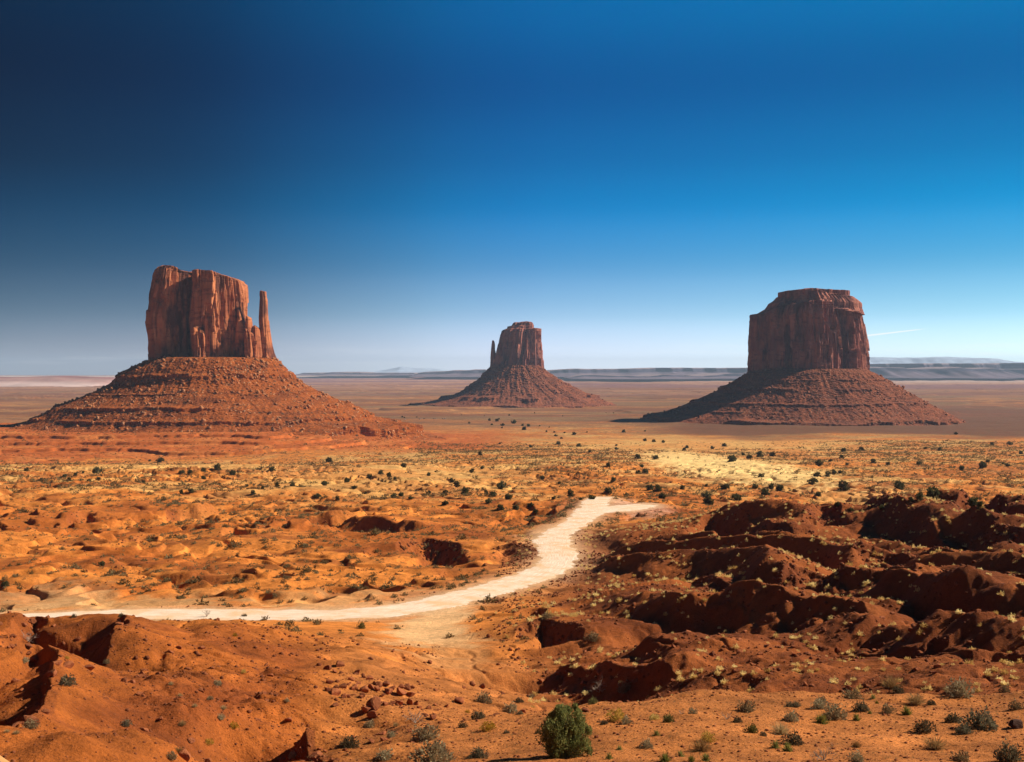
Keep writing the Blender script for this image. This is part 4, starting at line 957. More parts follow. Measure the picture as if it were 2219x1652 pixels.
PROTO = {}                                            # kind -> list of meshes, each one metre across
def build_protos():
    r_ = np.random.default_rng(11)
    P = PROTO
    P['sagebrush'] = [tri_mesh('sagebrush', merge(leafy(520, .46, .55, .10, r_), blades(120, .62, 1.25, .014, r_, .15, .05)), M['sage']) for _ in range(4)]
    P['dark_shrub'] = [tri_mesh('dark_shrub', merge(leafy(600, .46, .52, .10, r_), blades(90, .6, 1.2, .014, r_, .1, .05)), M['dark_sage']) for _ in range(3)]
    P['rabbitbrush'] = [tri_mesh('rabbitbrush', merge(leafy(620, .46, .52, .085, r_, shell=.6), blades(90, .5, 1.2, .014, r_, .1, .05)), M['gold']) for _ in range(3)]
    P['grass_clump'] = [tri_mesh('grass_clump', blades(300, .75, 1.15, .014, r_, .35, .07), M['dry']) for _ in range(3)]
    P['yucca'] = [tri_mesh('yucca', merge(blades(130, .62, 1.45, .032, r_, .02, .04), blades(30, .7, .5, .032, r_, .0, .03)), M['yucca']) for _ in range(3)]
    P['green_shrub'] = [tri_mesh('green_shrub', merge(leafy(420, .42, .6, .1, r_), blades(140, .75, .95, .016, r_, .1, .06)), M['green']) for _ in range(3)]
    P['dead_bush'] = [tri_mesh('dead_bush', twigs(9, .95, r_, .017, 2, 1.15), M['dead']) for _ in range(3)]
    P['grass_tuft'] = [tri_mesh('grass_tuft', merge(blades(40, .62, 1.35, .06, r_, .4, .08), leafy(70, .46, .5, .2, r_)), M['tuft']) for _ in range(4)]
    P['desert_scrub'] = [tri_mesh('desert_scrub', merge(leafy(70, .48, .46, .2, r_), blades(34, .52, 1.3, .05, r_, .2, .08)), M['scrub']) for _ in range(5)]
    P['scrub_low'] = [tri_mesh('scrub', leafy(34, .48, .46, .26, r_), M['scrub']) for _ in range(6)]; P['scrub_far'] = [tri_mesh('scrub', leafy(14, .5, .46, .42, r_), M['scrub']) for _ in range(6)]
    # boulders: a rounded block cut by joint planes
    for dark in (0, 1):
        L = []
        for k in range(7 if not dark else 2):
            bm = bmesh.new(); bmesh.ops.create_icosphere(bm, subdivisions=3, radius=.5)
            pl = [(r_.normal(size=3), r_.uniform(.2, .36)) for _ in range(13)]
            for v in bm.verts:
                p = np.array(v.co) * np.array([1.15, .95, .85])
                for nn, d in pl:
                    nn = nn / np.linalg.norm(nn); q = p @ nn - d
                    if q > 0: p = p - nn * q * .98
                p += .02 * np.array([float(pn3(*(p * 5 + o))) for o in (0, 7, 13)]) + .05 * p * float(pn3(*(p * 3 + k)))
                v.co = p
            me = bpy.data.meshes.new('boulder'); bm.to_mesh(me); bm.free(); me.materials.append(M['rock_dark' if dark else 'rock']); L.append(me)
        P['boulder' if not dark else 'dark_boulder'] = L
build_protos()

def put(kind, x, y, z, size, hsc=1.0, rz=None, label=None, cat=None, group=None, mesh=None, tilt=0.0):
    me = mesh or random.choice(PROTO[kind])
    o = bpy.data.objects.new(kind, me); COL.objects.link(o); o.location = (x, y, z)
    o.rotation_euler = (random.uniform(-tilt, tilt), random.uniform(-tilt, tilt), random.uniform(0, 6.28) if rz is None else rz)
    o.scale = (size, size, size * hsc)
    return tag(o, label, cat, group)
CAT = {'sagebrush': 'shrub', 'dark_shrub': 'shrub', 'rabbitbrush': 'shrub', 'grass_clump': 'grass clump', 'yucca': 'yucca', 'green_shrub': 'shrub', 'dead_bush': 'dead bush', 'boulder': 'boulder', 'dark_boulder': 'boulder'}
def plant_at(kind, u, v, w_px, label, group=None, hsc=1.0, wide=1.0):
    p = hit(u, v)
    if p is None: return
    put(kind, p.x, p.y, p.z - .01, w_px * p.y / FP * wide, hsc, None, label, CAT[kind], group)

# near ledge and slopes, photo position of the foot, width, label
FG = [
 ('sagebrush', 923, 1603, 54, 'broad tan sagebrush on the bare soil left of the yellow rabbitbrush'),
 ('rabbitbrush', 1058, 1582, 32, 'round bright yellow rabbitbrush left of the green juniper'),
 ('dark_shrub', 757, 1620, 40, 'low dark shrub on the ledge at the foot of the boulder slope'),
 ('dead_bush', 900, 1567, 40, 'grey leafless bush beside the last boulders of the rockfall'),
 ('grass_clump', 858, 1574, 16, 'little straw coloured clump beside the grey leafless bush'),
 ('sagebrush', 801, 1576, 26, 'grey green sagebrush near the edge of the ledge below the boulders'),
 ('sagebrush', 849, 1597, 20, 'small sagebrush between the low dark shrub and the broad tan sagebrush'),
 ('dark_shrub', 1003, 1577, 20, 'small dark shrub just left of the yellow rabbitbrush'),
 ('dark_shrub', 1097, 1590, 13, 'tiny twiggy shrub right of the yellow rabbitbrush'),
 ('dark_shrub', 1037, 1558, 30, 'dark shrub behind the yellow rabbitbrush'),
 ('sagebrush', 1107, 1543, 30, 'pale rounded sagebrush at the ledge edge left of the juniper'),
 ('dark_shrub', 1127, 1548, 14, 'small dark shrub touching the pale rounded sagebrush'),
 ('sagebrush', 1048, 1522, 34, 'faded sagebrush on the edge above the eroded gully'),
 ('dark_shrub', 1125, 1522, 18, 'small dark shrub on the rim between the gully and the juniper'),
 ('sagebrush', 1152, 1512, 15, 'small sagebrush at the rim straight above the juniper'),
 ('dark_shrub', 1036, 1642, 40, 'spiky dark shrub on bare soil left of the juniper shadow'),
 ('dark_shrub', 940, 1624, 19, 'small dark shrub in front of the broad tan sagebrush'),
 ('dark_shrub', 911, 1636, 20, 'low dark shrub near the bottom edge below the tan sagebrush'),
 ('sagebrush', 834, 1645, 36, 'grey shrub at the bottom edge left of the low dark shrub'),
 ('sagebrush', 940, 1656, 80, 'wide grey shrub cut by the bottom edge of the picture'),
 ('rabbitbrush', 1013, 1545, 11, 'tiny yellow green plant on the rim left of the juniper'),
 ('rabbitbrush', 1336, 1560, 40, 'large pale yellow rabbitbrush right of the juniper'),
 ('sagebrush', 1357, 1569, 26, 'grey shrub leaning on the large pale yellow rabbitbrush'),
 ('rabbitbrush', 1417, 1560, 22, 'round straw yellow bush alone right of the large rabbitbrush'),
 ('green_shrub', 1448, 1566, 26, 'dark olive bush right of the round straw yellow bush'),
 ('yucca', 1422, 1594, 22, 'small yucca with spiky leaves below the round straw yellow bush'),
 ('sagebrush', 1401, 1621, 30, 'grey shrub with a yellowish side right of the juniper'),
 ('yucca', 1343, 1625, 20, 'small yucca close to the right of the juniper foot'),
 ('yucca', 1320, 1645, 24, 'pale yucca at the bottom edge right of the juniper'),
 ('dark_shrub', 1309, 1570, 16, 'tiny shrub between the juniper and the large rabbitbrush'),
 ('dark_shrub', 1167, 1588, 12, 'tiny green shrub beside the left foot of the juniper'),
 ('green_shrub', 1285, 1526, 24, 'green shrub right behind the juniper'),
 ('sagebrush', 1355, 1500, 32, 'silvery shrub under the dark boulder bank'),
 ('dead_bush', 1299, 1500, 36, 'leafless bush under the dark boulder bank'),
 ('sagebrush', 1285, 1389, 32, 'grey shrub at the right end of the dark boulder scarp'),
 ('sagebrush', 1186, 1341, 24, 'grey shrub above the dark boulder scarp'),
 ('green_shrub', 783, 1362, 19, 'yellow green bush alone just below the road'),
 ('grass_clump', 1520, 1628, 52, 'large brown dry clump at the bottom edge with a yellow top'),
 ('yucca', 1529, 1650, 32, 'spiky yucca in front of the large brown dry clump'),
 ('yucca', 1474, 1640, 26, 'spiky yellow green yucca left of the large brown dry clump'),
 ('yucca', 1441, 1650, 36, 'pale spiky yucca at the bottom edge between two yuccas'),
 ('rabbitbrush', 1534, 1608, 30, 'yellow green bush behind the large brown dry clump'),
 ('yucca', 1498, 1651, 24, 'low yucca cut by the bottom edge left of the dry clump'),
 ('sagebrush', 1618, 1542, 36, 'rounded grey green sagebrush in the middle of the right ledge'),
 ('green_shrub', 1629, 1588, 30, 'dark spiky bush below the rounded grey green sagebrush'),
 ('dark_shrub', 1655, 1595, 15, 'little shrub between the dark spiky bush and the tan bush'),
 ('grass_clump', 1691, 1592, 48, 'tan bushy clump above the pair of yuccas'),
 ('yucca', 1680, 1621, 30, 'left one of the pair of yuccas below the tan bushy clump'),
 ('yucca', 1708, 1629, 32, 'right one of the pair of yuccas below the tan bushy clump'),
 ('dark_shrub', 1720, 1613, 40, 'dark leafy shrub right of the pair of yuccas'),
 ('sagebrush', 1715, 1562, 34, 'grey shrub between the tan clump and the ledge edge'),
 ('dark_shrub', 1726, 1532, 18, 'right one of two small shrubs near the ledge edge'),
 ('dark_shrub', 1711, 1532, 18, 'left one of two small shrubs near the ledge edge'),
 ('dead_bush', 1575, 1559, 22, 'bleached leafless bush left of the rounded grey green sagebrush'),
 ('dark_shrub', 1598, 1565, 19, 'small shrub right of the bleached leafless bush'),
 ('sagebrush', 1501, 1547, 20, 'small grey shrub beside rocks at the left end of the right ledge'),
 ('dead_bush', 1476, 1548, 13, 'tiny white dead twig bush beside the ledge rocks'),
 ('sagebrush', 1776, 1536, 36, 'pale grey sagebrush close to the ledge edge'),
 ('sagebrush', 1781, 1521, 20, 'small sagebrush right on the ledge edge'),
 ('sagebrush', 1808, 1558, 50, 'wide sage green bush in the centre of the right ledge'),
 ('yucca', 1779, 1567, 40, 'dark yucca touching the wide sage green bush'),
 ('dark_shrub', 1867, 1541, 34, 'grey brown shrub right of the wide sage green bush'),
 ('sagebrush', 1846, 1515, 38, 'pale feathery bush near the rim above the wide sage green bush'),
 ('yucca', 1892, 1514, 17, 'small green yucca near the rim'),
 ('yucca', 1900, 1525, 12, 'tiny yucca below the small green yucca near the rim'),
 ('yucca', 1856, 1562, 26, 'flat yucca right of the wide sage green bush'),
 ('yucca', 1885, 1547, 14, 'tiny yucca right of the grey brown shrub'),
 ('sagebrush', 1925, 1545, 28, 'tan rounded bush left of the green yucca'),
 ('yucca', 1966, 1549, 32, 'green yucca between the tan rounded bush and the big pale bush'),
 ('grass_clump', 1984, 1526, 48, 'big pale grassy bush near the rim on the right'),
 ('dark_shrub', 2018, 1528, 20, 'small dark shrub right of the big pale grassy bush'),
 ('grass_clump', 1932, 1492, 46, 'tall dry stalky bush standing on the rim'),
 ('dark_shrub', 1947, 1503, 24, 'small dark shrub below the tall dry stalky bush'),
 ('sagebrush', 2079, 1508, 50, 'wide grey shrub on the rim at the right'),
 ('grass_clump', 2055, 1500, 24, 'straw clump on the rim left of the wide grey shrub'),
 ('sagebrush', 2178, 1500, 24, 'grey bush on the rim near the right edge'),
 ('sagebrush', 2202, 1537, 30, 'rounded bush at the right edge of the ledge'),
 ('dark_shrub', 2126, 1579, 70, 'largest dark grey bush left of the black boulder'),
 ('dark_shrub', 2088, 1590, 36, 'dark bush joined to the left of the largest dark grey bush'),
 ('dark_shrub', 2065, 1565, 34, 'dark bush behind the largest dark grey bush'),
 ('dark_shrub', 2002, 1586, 42, 'dark rounded bush standing apart left of the largest dark bush'),
 ('grass_clump', 2025, 1624, 54, 'feathery tan grass clump below the dark bushes'),
 ('sagebrush', 2083, 1651, 38, 'grey bush at the bottom edge right of the feathery clump'),
 ('dark_shrub', 2186, 1650, 58, 'wide dark bush in the bottom right corner'),
 ('grass_clump', 1856, 1620, 26, 'small rusty clump on bare soil below the ledge middle'),
 ('dead_bush', 1785, 1648, 48, 'wide leafless dead bush at the bottom edge'),
 ('sagebrush', 1857, 1652, 32, 'grey bush cut by the bottom edge right of the dead bush'),
 ('dead_bush', 62, 1391, 36, 'tall grey leafless shrub on the far left mound'),
 ('dark_shrub', 145, 1485, 34, 'grey green bush above the dark gully on the left'),
 ('sagebrush', 67, 1578, 32, 'silver grey bush at the lower rim of the dark gully'),
 ('grass_clump', 36, 1590, 17, 'right tan clump in the mouth of the dark gully'),
 ('grass_clump', 15, 1587, 14, 'left tan clump in the mouth of the dark gully'),
 ('sagebrush', 53, 1435, 18, 'small pale bush between the two upper gullies on the left'),
 ('dark_shrub', 74, 1430, 15, 'small dark bush right of the small pale bush on the left'),
 ('rabbitbrush', 145, 1428, 10, 'tiny yellow bush in front of the left mound'),
 ('sagebrush', 231, 1438, 15, 'small bush below the second gully on the left'),
 ('dark_shrub', 273, 1573, 21, 'olive bush with a long shadow on the smooth left slope'),
 ('grass_clump', 395, 1572, 20, 'pale bush with a long shadow on the dark stony slope'),
 ('grass_clump', 422, 1532, 13, 'small straw bush high on the dark stony slope'),
 ('grass_clump', 484, 1537, 18, 'straw bush right of the small straw bush on the stony slope'),
 ('sagebrush', 478, 1558, 17, 'grey bush in the middle of the dark stony slope'),
 ('rabbitbrush', 506, 1577, 21, 'yellowish bush at the right of the dark stony slope'),
 ('rabbitbrush', 451, 1613, 21, 'yellow bush with a long shadow at the foot of the stony slope'),
 ('sagebrush', 472, 1486, 19, 'grey bush on the crest of the dark stony slope'),
 ('sagebrush', 455, 1516, 14, 'small grey bush below the crest of the stony slope'),
 ('grass_clump', 390, 1510, 14, 'small dry bush below the upper left of the stony slope'),
 ('grass_clump', 371, 1484, 12, 'tiny dry bush at the top left of the stony slope'),
 ('sagebrush', 371, 1645, 26, 'grey bush at the bottom edge below the stony slope'),
 ('grass_clump', 386, 1629, 22, 'dry bush near the bottom below the stony slope'),
 ('rabbitbrush', 528, 1458, 11, 'tiny yellow bush right of the stony slope'),
 ('rabbitbrush', 509, 1379, 10, 'tiny yellow bush among stones below the road'),
 ('sagebrush', 622, 1521, 11, 'small grey bush left of the rock block'),
 ('sagebrush', 637, 1642, 24, 'grey bush at the bottom edge left of the rock block'),
 ('sagebrush', 745, 1618, 20, 'small grey bush beside the rock block shadow'),
 ('dead_bush', 448, 1337, 18, 'bare thin sapling at the near side of the road'),
 ('dark_shrub', 530, 1336, 11, 'small round bush at the near side of the road'),
 ('dark_shrub', 263, 1337, 12, 'small dark bush on the crest before the road'),
 ('dark_shrub', 160, 1338, 11, 'dark weed on the left mound crest before the road'),
]
for k_, u_, v_, w_, lb_ in FG: plant_at(k_, u_, v_, w_, lb_, None, random.uniform(.85, 1.15), 1.1)
p = hit(2200, 1578); put('dark_boulder', p.x, p.y, p.z + .12, 48 * p.y / FP, .62, .4, 'dark rounded boulder at the right edge of the ledge', 'boulder')

# the foreground juniper: trunk, limbs and sprays
def juniper(name, H, Wd, r_, nsp, spray, leafmat, label=None, group=None, limbs=9, flat=1.0):
    root = empty(name)
    tr = tube([(0, 0, -.15), (.03 * H, 0, .12 * H), (-.01 * H, .02 * H, .35 * H), (.02 * H, 0, .62 * H)], [.07 * H * .8, .055 * H * .8, .035 * H, .012 * H], 8)
    parts = [tr]; cl = []
    for i in range(limbs):
        a = i * 2.4 + r_.normal() * .3; z0 = H * r_.uniform(.06, .5); t = r_.uniform(.35, 1.05); L = H * r_.uniform(.35, .6)
        e = np.array([math.cos(a) * math.sin(t) * L, math.sin(a) * math.sin(t) * L, z0 + math.cos(t) * L])
        parts.append(tube([(0, 0, z0), (e * .5 + np.array([0, 0, z0 * .4])).tolist(), e.tolist()], [.03 * H, .02 * H, .006 * H], 5)); cl.append(e)
    tm = tri_mesh('trunk', merge(*parts), M['bark'], True)
    link('trunk', tm, None, root)
    V, F = [], []
    # clumps spread unevenly through an upright egg
    C = []
    for i in range(64 if nsp > 3000 else 16):
        q = r_.normal(size=3); q /= np.linalg.norm(q); rr = r_.random() ** .4
        zz = .47 + .44 * q[2] * rr; wz = (.8 + .5 * zz if zz < .4 else 1.0) * (1 - max(0, zz - .5) ** 1.6 * 2.0)
        C.append((np.array([q[0] * rr * Wd * .46 * max(wz, .25), q[1] * rr * Wd * .46 * max(wz, .25), zz * H]), r_.uniform(.06, .17) * Wd))
    for i in range(9 if nsp > 3000 else 5):
        a = r_.uniform(0, 6.28); zz = r_.uniform(.05, .95); rr = Wd * (.45 if zz < .6 else .41 - (zz - .6) * .8); C.append((np.array([math.cos(a) * rr, math.sin(a) * rr, zz * H]), r_.uniform(.035, .075) * Wd))
    for i in range(22 if nsp > 3000 else 6):
        a = r_.uniform(0, 6.28); rr = Wd * r_.uniform(.1, .4); C.append((np.array([math.cos(a) * rr, math.sin(a) * rr, H * r_.uniform(.06, .24)]), r_.uniform(.09, .14) * Wd))
    C += [(e * .92, .11 * Wd) for e in cl if np.hypot(e[0], e[1]) < Wd * .45]
    for i in range(nsp):
        c, r = C[r_.integers(len(C))]
        q = r_.normal(size=3); q /= np.linalg.norm(q); p = c + q * r * r_.random() ** .45 * np.array([1, 1, 1.25])
        if p[2] < .02 * H: continue
        d = q * .6 + np.array([0, 0, .7]) + r_.normal(size=3) * .45; d /= np.linalg.norm(d)
        s = np.cross(d, r_.normal(size=3)); s /= np.linalg.norm(s) + 1e-6; L = spray * r_.uniform(.6, 1.5)
        b = len(V); V += [p - s * L * .28, p + s * L * .28, p + d * L]; F.append((b, b + 1, b + 2))
    link('crown', tri_mesh('crown', (V, F), leafmat), None, root)
    return root
p = hit(1228, 1637)
hj = 116 * p.y / FP
j0 = juniper('juniper_tree', hj, 118 * p.y / FP, np.random.default_rng(21), 26000, .075, M['juniper'])
j0.location = (p.x, p.y, p.z - .03); tag(j0, 'large bushy green juniper on the orange ledge at the bottom', 'juniper')

# junipers of the plain, photo positions of their feet
JN = [(a * .3418 + 758.4, b * .3418 + 893.8, w * .3418) for a, b, w in [(775,380,38),(840,355,30),(647,440,38),(677,470,42),(605,510,36),(728,515,50),(603,585,44),(498,515,34),(385,550,38),(963,480,72),(880,575,50),(905,530,45),(862,515,35),(1005,550,55),(1050,615,48),(955,615,50),(1145,600,50),(1175,640,40),(1218,420,38),(1327,452,24),(1290,548,28),(1400,530,48),(1533,550,50),(1463,553,26),(1637,510,52),(1750,530,34),(1670,435,38),(1825,292,40),(1637,340,32),(1850,345,28),(1870,383,42),(1828,388,36),(1900,490,56),(1948,500,50),(1978,545,44),(2108,485,34),(195,390,36),(248,405,36),(122,415,42),(30,480,36),(340,345,40),(285,420,24),(98,515,24),(280,540,50),(325,530,40),(500,400,28),(825,270,30),(950,200,18),(1145,220,26),(1320,200,30),(1340,165,18),(1420,140,30),(1305,150,24),(1735,125,24),(1690,235,30),(1690,210,20),(1450,215,34),(1520,250,22),(1870,180,26),(1925,185,26),(1985,190,20),(2118,240,26),(2135,220,20),(1940,290,28)]]
JN += [(a * .3652 + 1408.5, b * .3652 + 893.8, w * .3652) for a, b, w in [(653,262,42),(727,258,38),(485,290,62),(552,252,24),(590,272,36),(660,383,36),(992,380,46),(1052,378,34),(1093,360,30),(1130,358,28),(965,420,62),(1005,315,50),(1070,290,24),(1168,312,22),(1138,270,30),(1148,232,32),(1255,225,36),(1720,225,26),(1635,215,20),(1815,130,24),(2135,190,36),(2027,190,28),(1148,460,70),(1480,455,66),(1675,510,88),(1600,515,52),(1000,495,40),(1547,525,34),(445,455,52),(192,455,30),(72,510,40),(338,505,58),(345,545,70),(513,515,62),(622,450,40),(680,490,60),(722,450,36),(770,465,50),(335,440,24),(1375,572,38),(1190,590,40),(1112,555,34),(1412,310,28),(1327,300,36),(1598,310,36),(2005,295,30),(2120,320,34),(1975,325,50),(1850,340,36),(2095,305,20),(1920,550,70),(1960,570,50),(2200,245,28),(440,200,30),(370,215,26),(220,210,22),(35,275,36),(80,175,20)]]
JN += [(a * .3418, b * .3418 + 948, w * .3418) for a, b, w in [(1150,230,40),(1205,225,34),(1290,213,34),(1290,262,36),(1475,235,44),(1380,205,50),(2060,300,48),(2200,280,40),(1758,308,32),(1855,308,36),(1665,325,24),(1605,360,34),(2140,395,30),(2085,155,44),(1015,155,50),(950,150,20),(610,225,50),(640,218,32),(410,250,34),(437,275,28),(625,268,28),(565,280,30),(480,240,30),(170,212,34),(527,225,20),(262,268,24),(910,288,24),(1725,210,44),(1565,310,24),(645,810,44),(35,940,52),(2010,380,50),(1210,350,40),(1150,355,30)]]
JN += [(a * .2441 + 866.7, b * .2441 + 650, w * .2441) for a, b, w in [(795,1070,28),(860,1075,36),(880,1058,18),(815,1108,24),(910,1115,40),(615,1095,22),(905,1135,20),(1090,1115,28),(1140,1120,36),(1105,1150,44),(1010,1095,50),(1545,1195,30),(1460,1180,22),(1370,1175,20),(1300,1170,20),(1240,1118,14),(1195,1003,12),(970,1025,20),(1445,1030,12),(1985,1170,24),(2175,1165,18),(1660,1175,18),(1325,1130,12),(750,1030,10),(545,1020,10),(20,1040,20),(40,1045,16),(150,1040,14),(1895,1003,10),(1830,1000,8)]]
def zone(u, v):
    if v > 1230: return 'lone dark green shrubby juniper beside the left end of the road'
    if v < 935: return 'tiny dark juniper on the far flat below the centre butte'
    if u < 640: return 'dark juniper on the pale sand in front of the left butte'
    if 1330 < u < 1560 and v > 985: return 'dark juniper on the slope between the road end and the pale dune'
    if u >= 1560 and v > 1020: return 'dark juniper on the plain beyond the dark right hand ridges'
    if u >= 1400: return 'dark juniper on the far plain in front of the right butte'
    if v > 1020: return 'dark juniper on the orange slope left of the top of the road'
    return 'dark juniper on the pale flat between the left butte and the pale dune'
r_ = np.random.default_rng(31); JP = [juniper('juniper_tree', 1.0 * h, 1.0, r_, 700, .16, M['juniper_far'], limbs=5) for h in (.95, .8, .72, .88, .66)]
used = set()
def copy_tree(o):
    c = o.copy(); COL.objects.link(c)
    for ch in o.children:
        d = ch.copy(); COL.objects.link(d); d.parent = c
    return c
big = sorted(JN, key=lambda t: -t[2])
SPECIAL = {(1675, 510): 'largest dark juniper on the orange dune beyond the right ridges', (963, 480): 'widest juniper on the orange slope left of the top of the road', (1480, 455): 'broad juniper on the plain behind the orange dune'}
SPU = {(round(a * .3652 + 1408.5), round(b * .3652 + 893.8)): t for (a, b), t in SPECIAL.items() if a > 1000}
SPU[(round(963 * .3418 + 758.4), round(480 * .3418 + 893.8))] = SPECIAL[(963, 480)]
for u_, v_, w_ in JN:
    p = hit(u_, v_ + 1.0)
    if p is None or p.y > 6000: continue
    k_ = random.randrange(5)
    o = JP[k_] if k_ not in used else copy_tree(JP[k_]); used.add(k_)
    s_ = w_ * p.y / FP * .95
    o.location = (p.x, p.y, p.z - .04 * s_); o.scale = (s_, s_, s_ * random.uniform(.85, 1.1)); o.rotation_euler = (0, 0, random.uniform(0, 6.28))
    lb = SPU.get((round(u_), round(v_))); zl = zone(u_, v_)
    tag(o, lb or zl, 'juniper', zl.replace('dark juniper', 'junipers').replace('tiny junipers', 'tiny junipers').replace('lone ', ''))

# ------------------------------------------------------------------ scatter
def soup(kind_meshes, xs, ys, zs, sizes, name, label, mat, hsc=(.8, 1.1), keep=1.0):
    """many small ones as one object"""
    pro = []
    for me in kind_meshes:
        n = len(me.vertices); co_ = np.empty(n * 3, F32); me.vertices.foreach_get('co', co_)
        f = np.array([p.vertices[:] for p in me.polygons if len(p.vertices) == 3], np.int32)
        if keep < 1: f = f[np.random.default_rng(1).random(len(f)) < keep]; 
        uq, inv = np.unique(f, return_inverse=True); pro.append((co_.reshape(-1, 3)[uq], inv.reshape(f.shape)))
    V, F, b = [], [], 0; r_ = np.random.default_rng(9)
    for x, y, z, s in zip(xs, ys, zs, sizes):
        v, f = pro[r_.integers(len(pro))]; a = r_.uniform(0, 6.28); c, sn = math.cos(a), math.sin(a); h = r_.uniform(*hsc)
        V.append(np.stack([(v[:, 0] * c - v[:, 1] * sn) * s + x, (v[:, 0] * sn + v[:, 1] * c) * s + y, v[:, 2] * s * h + z], 1)); F.append(f + b); b += len(v)
    me = mesh_np(name, np.concatenate(V), np.concatenate(F), False)
    tag(link(name, me, mat), label, name.replace('_', ' '), kind='stuff')
def wedge(n, y0, y1, u0, u1, seed):
    """points spread evenly over the ground between two depths and two bearings"""
    r_ = np.random.default_rng(seed); y = np.sqrt(r_.uniform(y0 * y0, y1 * y1, n)); u = r_.uniform(u0, u1, n); return y * (u - U0) / FP, y, u
def on_road(x, y):
    fi = np.clip(np.searchsorted(YR, y), 0, len(YR) - 1); fj = np.clip(np.searchsorted(TC, x / y), 0, len(TC) - 1)
    return dist_r[fi, fj], dist_b[fi, fj], bare[fi, fj], ROCKINESS[fi, fj]

# pale grass tufts on the dark ridges at the right
x, y, u = wedge(5200, 76, 330, 1040, 2290, 3); dr, db, ba, sh = on_road(x, y)
k = (dr > 1.5) & (db > 2) & (ba < .4) & (fbm(x, y, 16, 2, 81.0) + np.random.default_rng(1).normal(size=len(x)) * .35 > -.1) & (u + 30 * np.random.default_rng(2).normal(size=len(x)) > 1130); x, y, u = x[k], y[k], u[k]
z = height(x, y); s = np.random.default_rng(4).uniform(.32, .8, len(x)) * (1 + .25 * (y > 160)); vis = visible(x, y, .3) & (u > 0) & (u < 2219)
sc_px = np.where(vis, s / y, -s); o_ = np.argsort(-sc_px); pick, rest = o_[:300], o_[300:]
def tuft_label(u, y):
    a = 'near the foreground ledge' if y < 110 else 'on the middle ridges' if y < 190 else 'on the farthest ridges'
    return 'small pale yellow grass tuft ' + a + ' at the right'
for i in pick: put('grass_tuft', x[i], y[i], z[i] - .02, s[i], random.uniform(.8, 1.1), None, tuft_label(u[i], y[i]), 'grass tuft', tuft_label(u[i], y[i]).replace('small pale yellow grass tuft', 'grass tufts'))
soup(PROTO['grass_tuft'], x[rest], y[rest], z[rest] - .02, s[rest], 'grass', 'pale yellow grass tufts dotted over the dark red ridges', M['tuft'], keep=.6)

# dark scrub dotted over the plain
x, y, u = (np.concatenate(q) for q in zip(wedge(26000, 150, 520, -80, 2300, 5), wedge(130000, 520, 1700, -80, 2300, 8))); dr, db, ba, sh = on_road(x, y); r_ = np.random.default_rng(6)
den = .2 + .8 * ss(-.25, .45, fbm(x, y, 60, 3, 82.0) + .4 * fbm(x, y, 14, 2, 83.0)); den *= np.where(ba > .3, .05, 1) * np.where((u > 1180) & (y < 330), .0, 1) * (1 - .8 * ss(1150, 1300, y) * (u < 900))
k = (dr > 1.2) & (db > 2) & (r_.random(len(x)) < den * .8); x, y, u = x[k], y[k], u[k]
z = height(x, y); s = np.random.default_rng(7).uniform(.4, 1.0, len(x)) ** 1.6 * (1 + 1.1 * (np.random.default_rng(77).random(len(x)) < .05)) * np.where(y < 300, 1.35, 1.6); vis = visible(x, y, .4) & (u > 0) & (u < 2219)
o_ = np.argsort(-np.where(vis, s / y, -s)); pick, rest = o_[:300], o_[300:]
def scrub_label(u, y, v):
    return 'low brown green scrub bush ' + ('just beyond the far edge of the road' if y < 212 else 'on the orange flats behind the road' if y < 300 else 'farther out on the orange flats') + (' at the left' if u < 500 else ' near the middle')
for i in pick: put('desert_scrub', x[i], y[i], z[i] - .02, s[i], random.uniform(.75, 1.05), None, scrub_label(u[i], y[i], 0), 'scrub bush', scrub_label(u[i], y[i], 0).replace('low brown green scrub bush', 'scrub bushes'))
far_ = rest[y[rest] > 520]; nr_ = rest[y[rest] <= 520]
dryp = np.random.default_rng(5).random(len(nr_)) < .35; dr_, nr_ = nr_[dryp], nr_[~dryp]
soup(PROTO['scrub_low'], x[nr_], y[nr_], z[nr_] - .02, s[nr_], 'scrub', 'low scrub dotted over the orange flats', M['scrub'])
soup(PROTO['scrub_low'], x[dr_], y[dr_], z[dr_] - .02, s[dr_] * .75, 'dry_grass', 'straw coloured grass between the scrub of the orange flats', M['dry'])
soup(PROTO['scrub_far'], x[far_], y[far_], z[far_] - .02, s[far_] * 1.3, 'scrub', 'low scrub thinly covering the far sandy plain', M['scrub'])

# boulders: the rockfall by hand, then broken blocks below every ledge
RB = [(a * .3418 + 704.2, b * .3418 + 1273, w * .3418) for a, b, w in [(25,610,60),(120,640,60),(165,590,40),(190,645,62),(245,660,66),(205,545,50),(245,575,46),(280,585,46),(290,640,56),(330,655,62),(345,625,60),(390,620,60),(400,675,70),(425,650,50),(480,680,80),(520,650,60),(485,640,44),(545,690,64),(550,640,40),(320,770,110),(260,790,80),(300,825,70),(430,740,50),(475,745,60),(540,745,80),(580,745,50),(860,730,84),(680,830,56),(60,680,70),(20,660,50),(120,700,60),(90,500,60),(20,520,50),(60,540,40),(150,620,34),(70,640,36),(215,610,30),(310,610,30),(365,690,36),(600,770,40),(230,700,36),(150,700,30),(640,720,30),(700,750,30),(770,760,34),(290,455,36),(430,410,30),(670,480,40),(935,625,60),(995,640,50),(880,640,36),(1720,955,40),(1655,790,60),(1620,700,40),(1580,690,36)]]
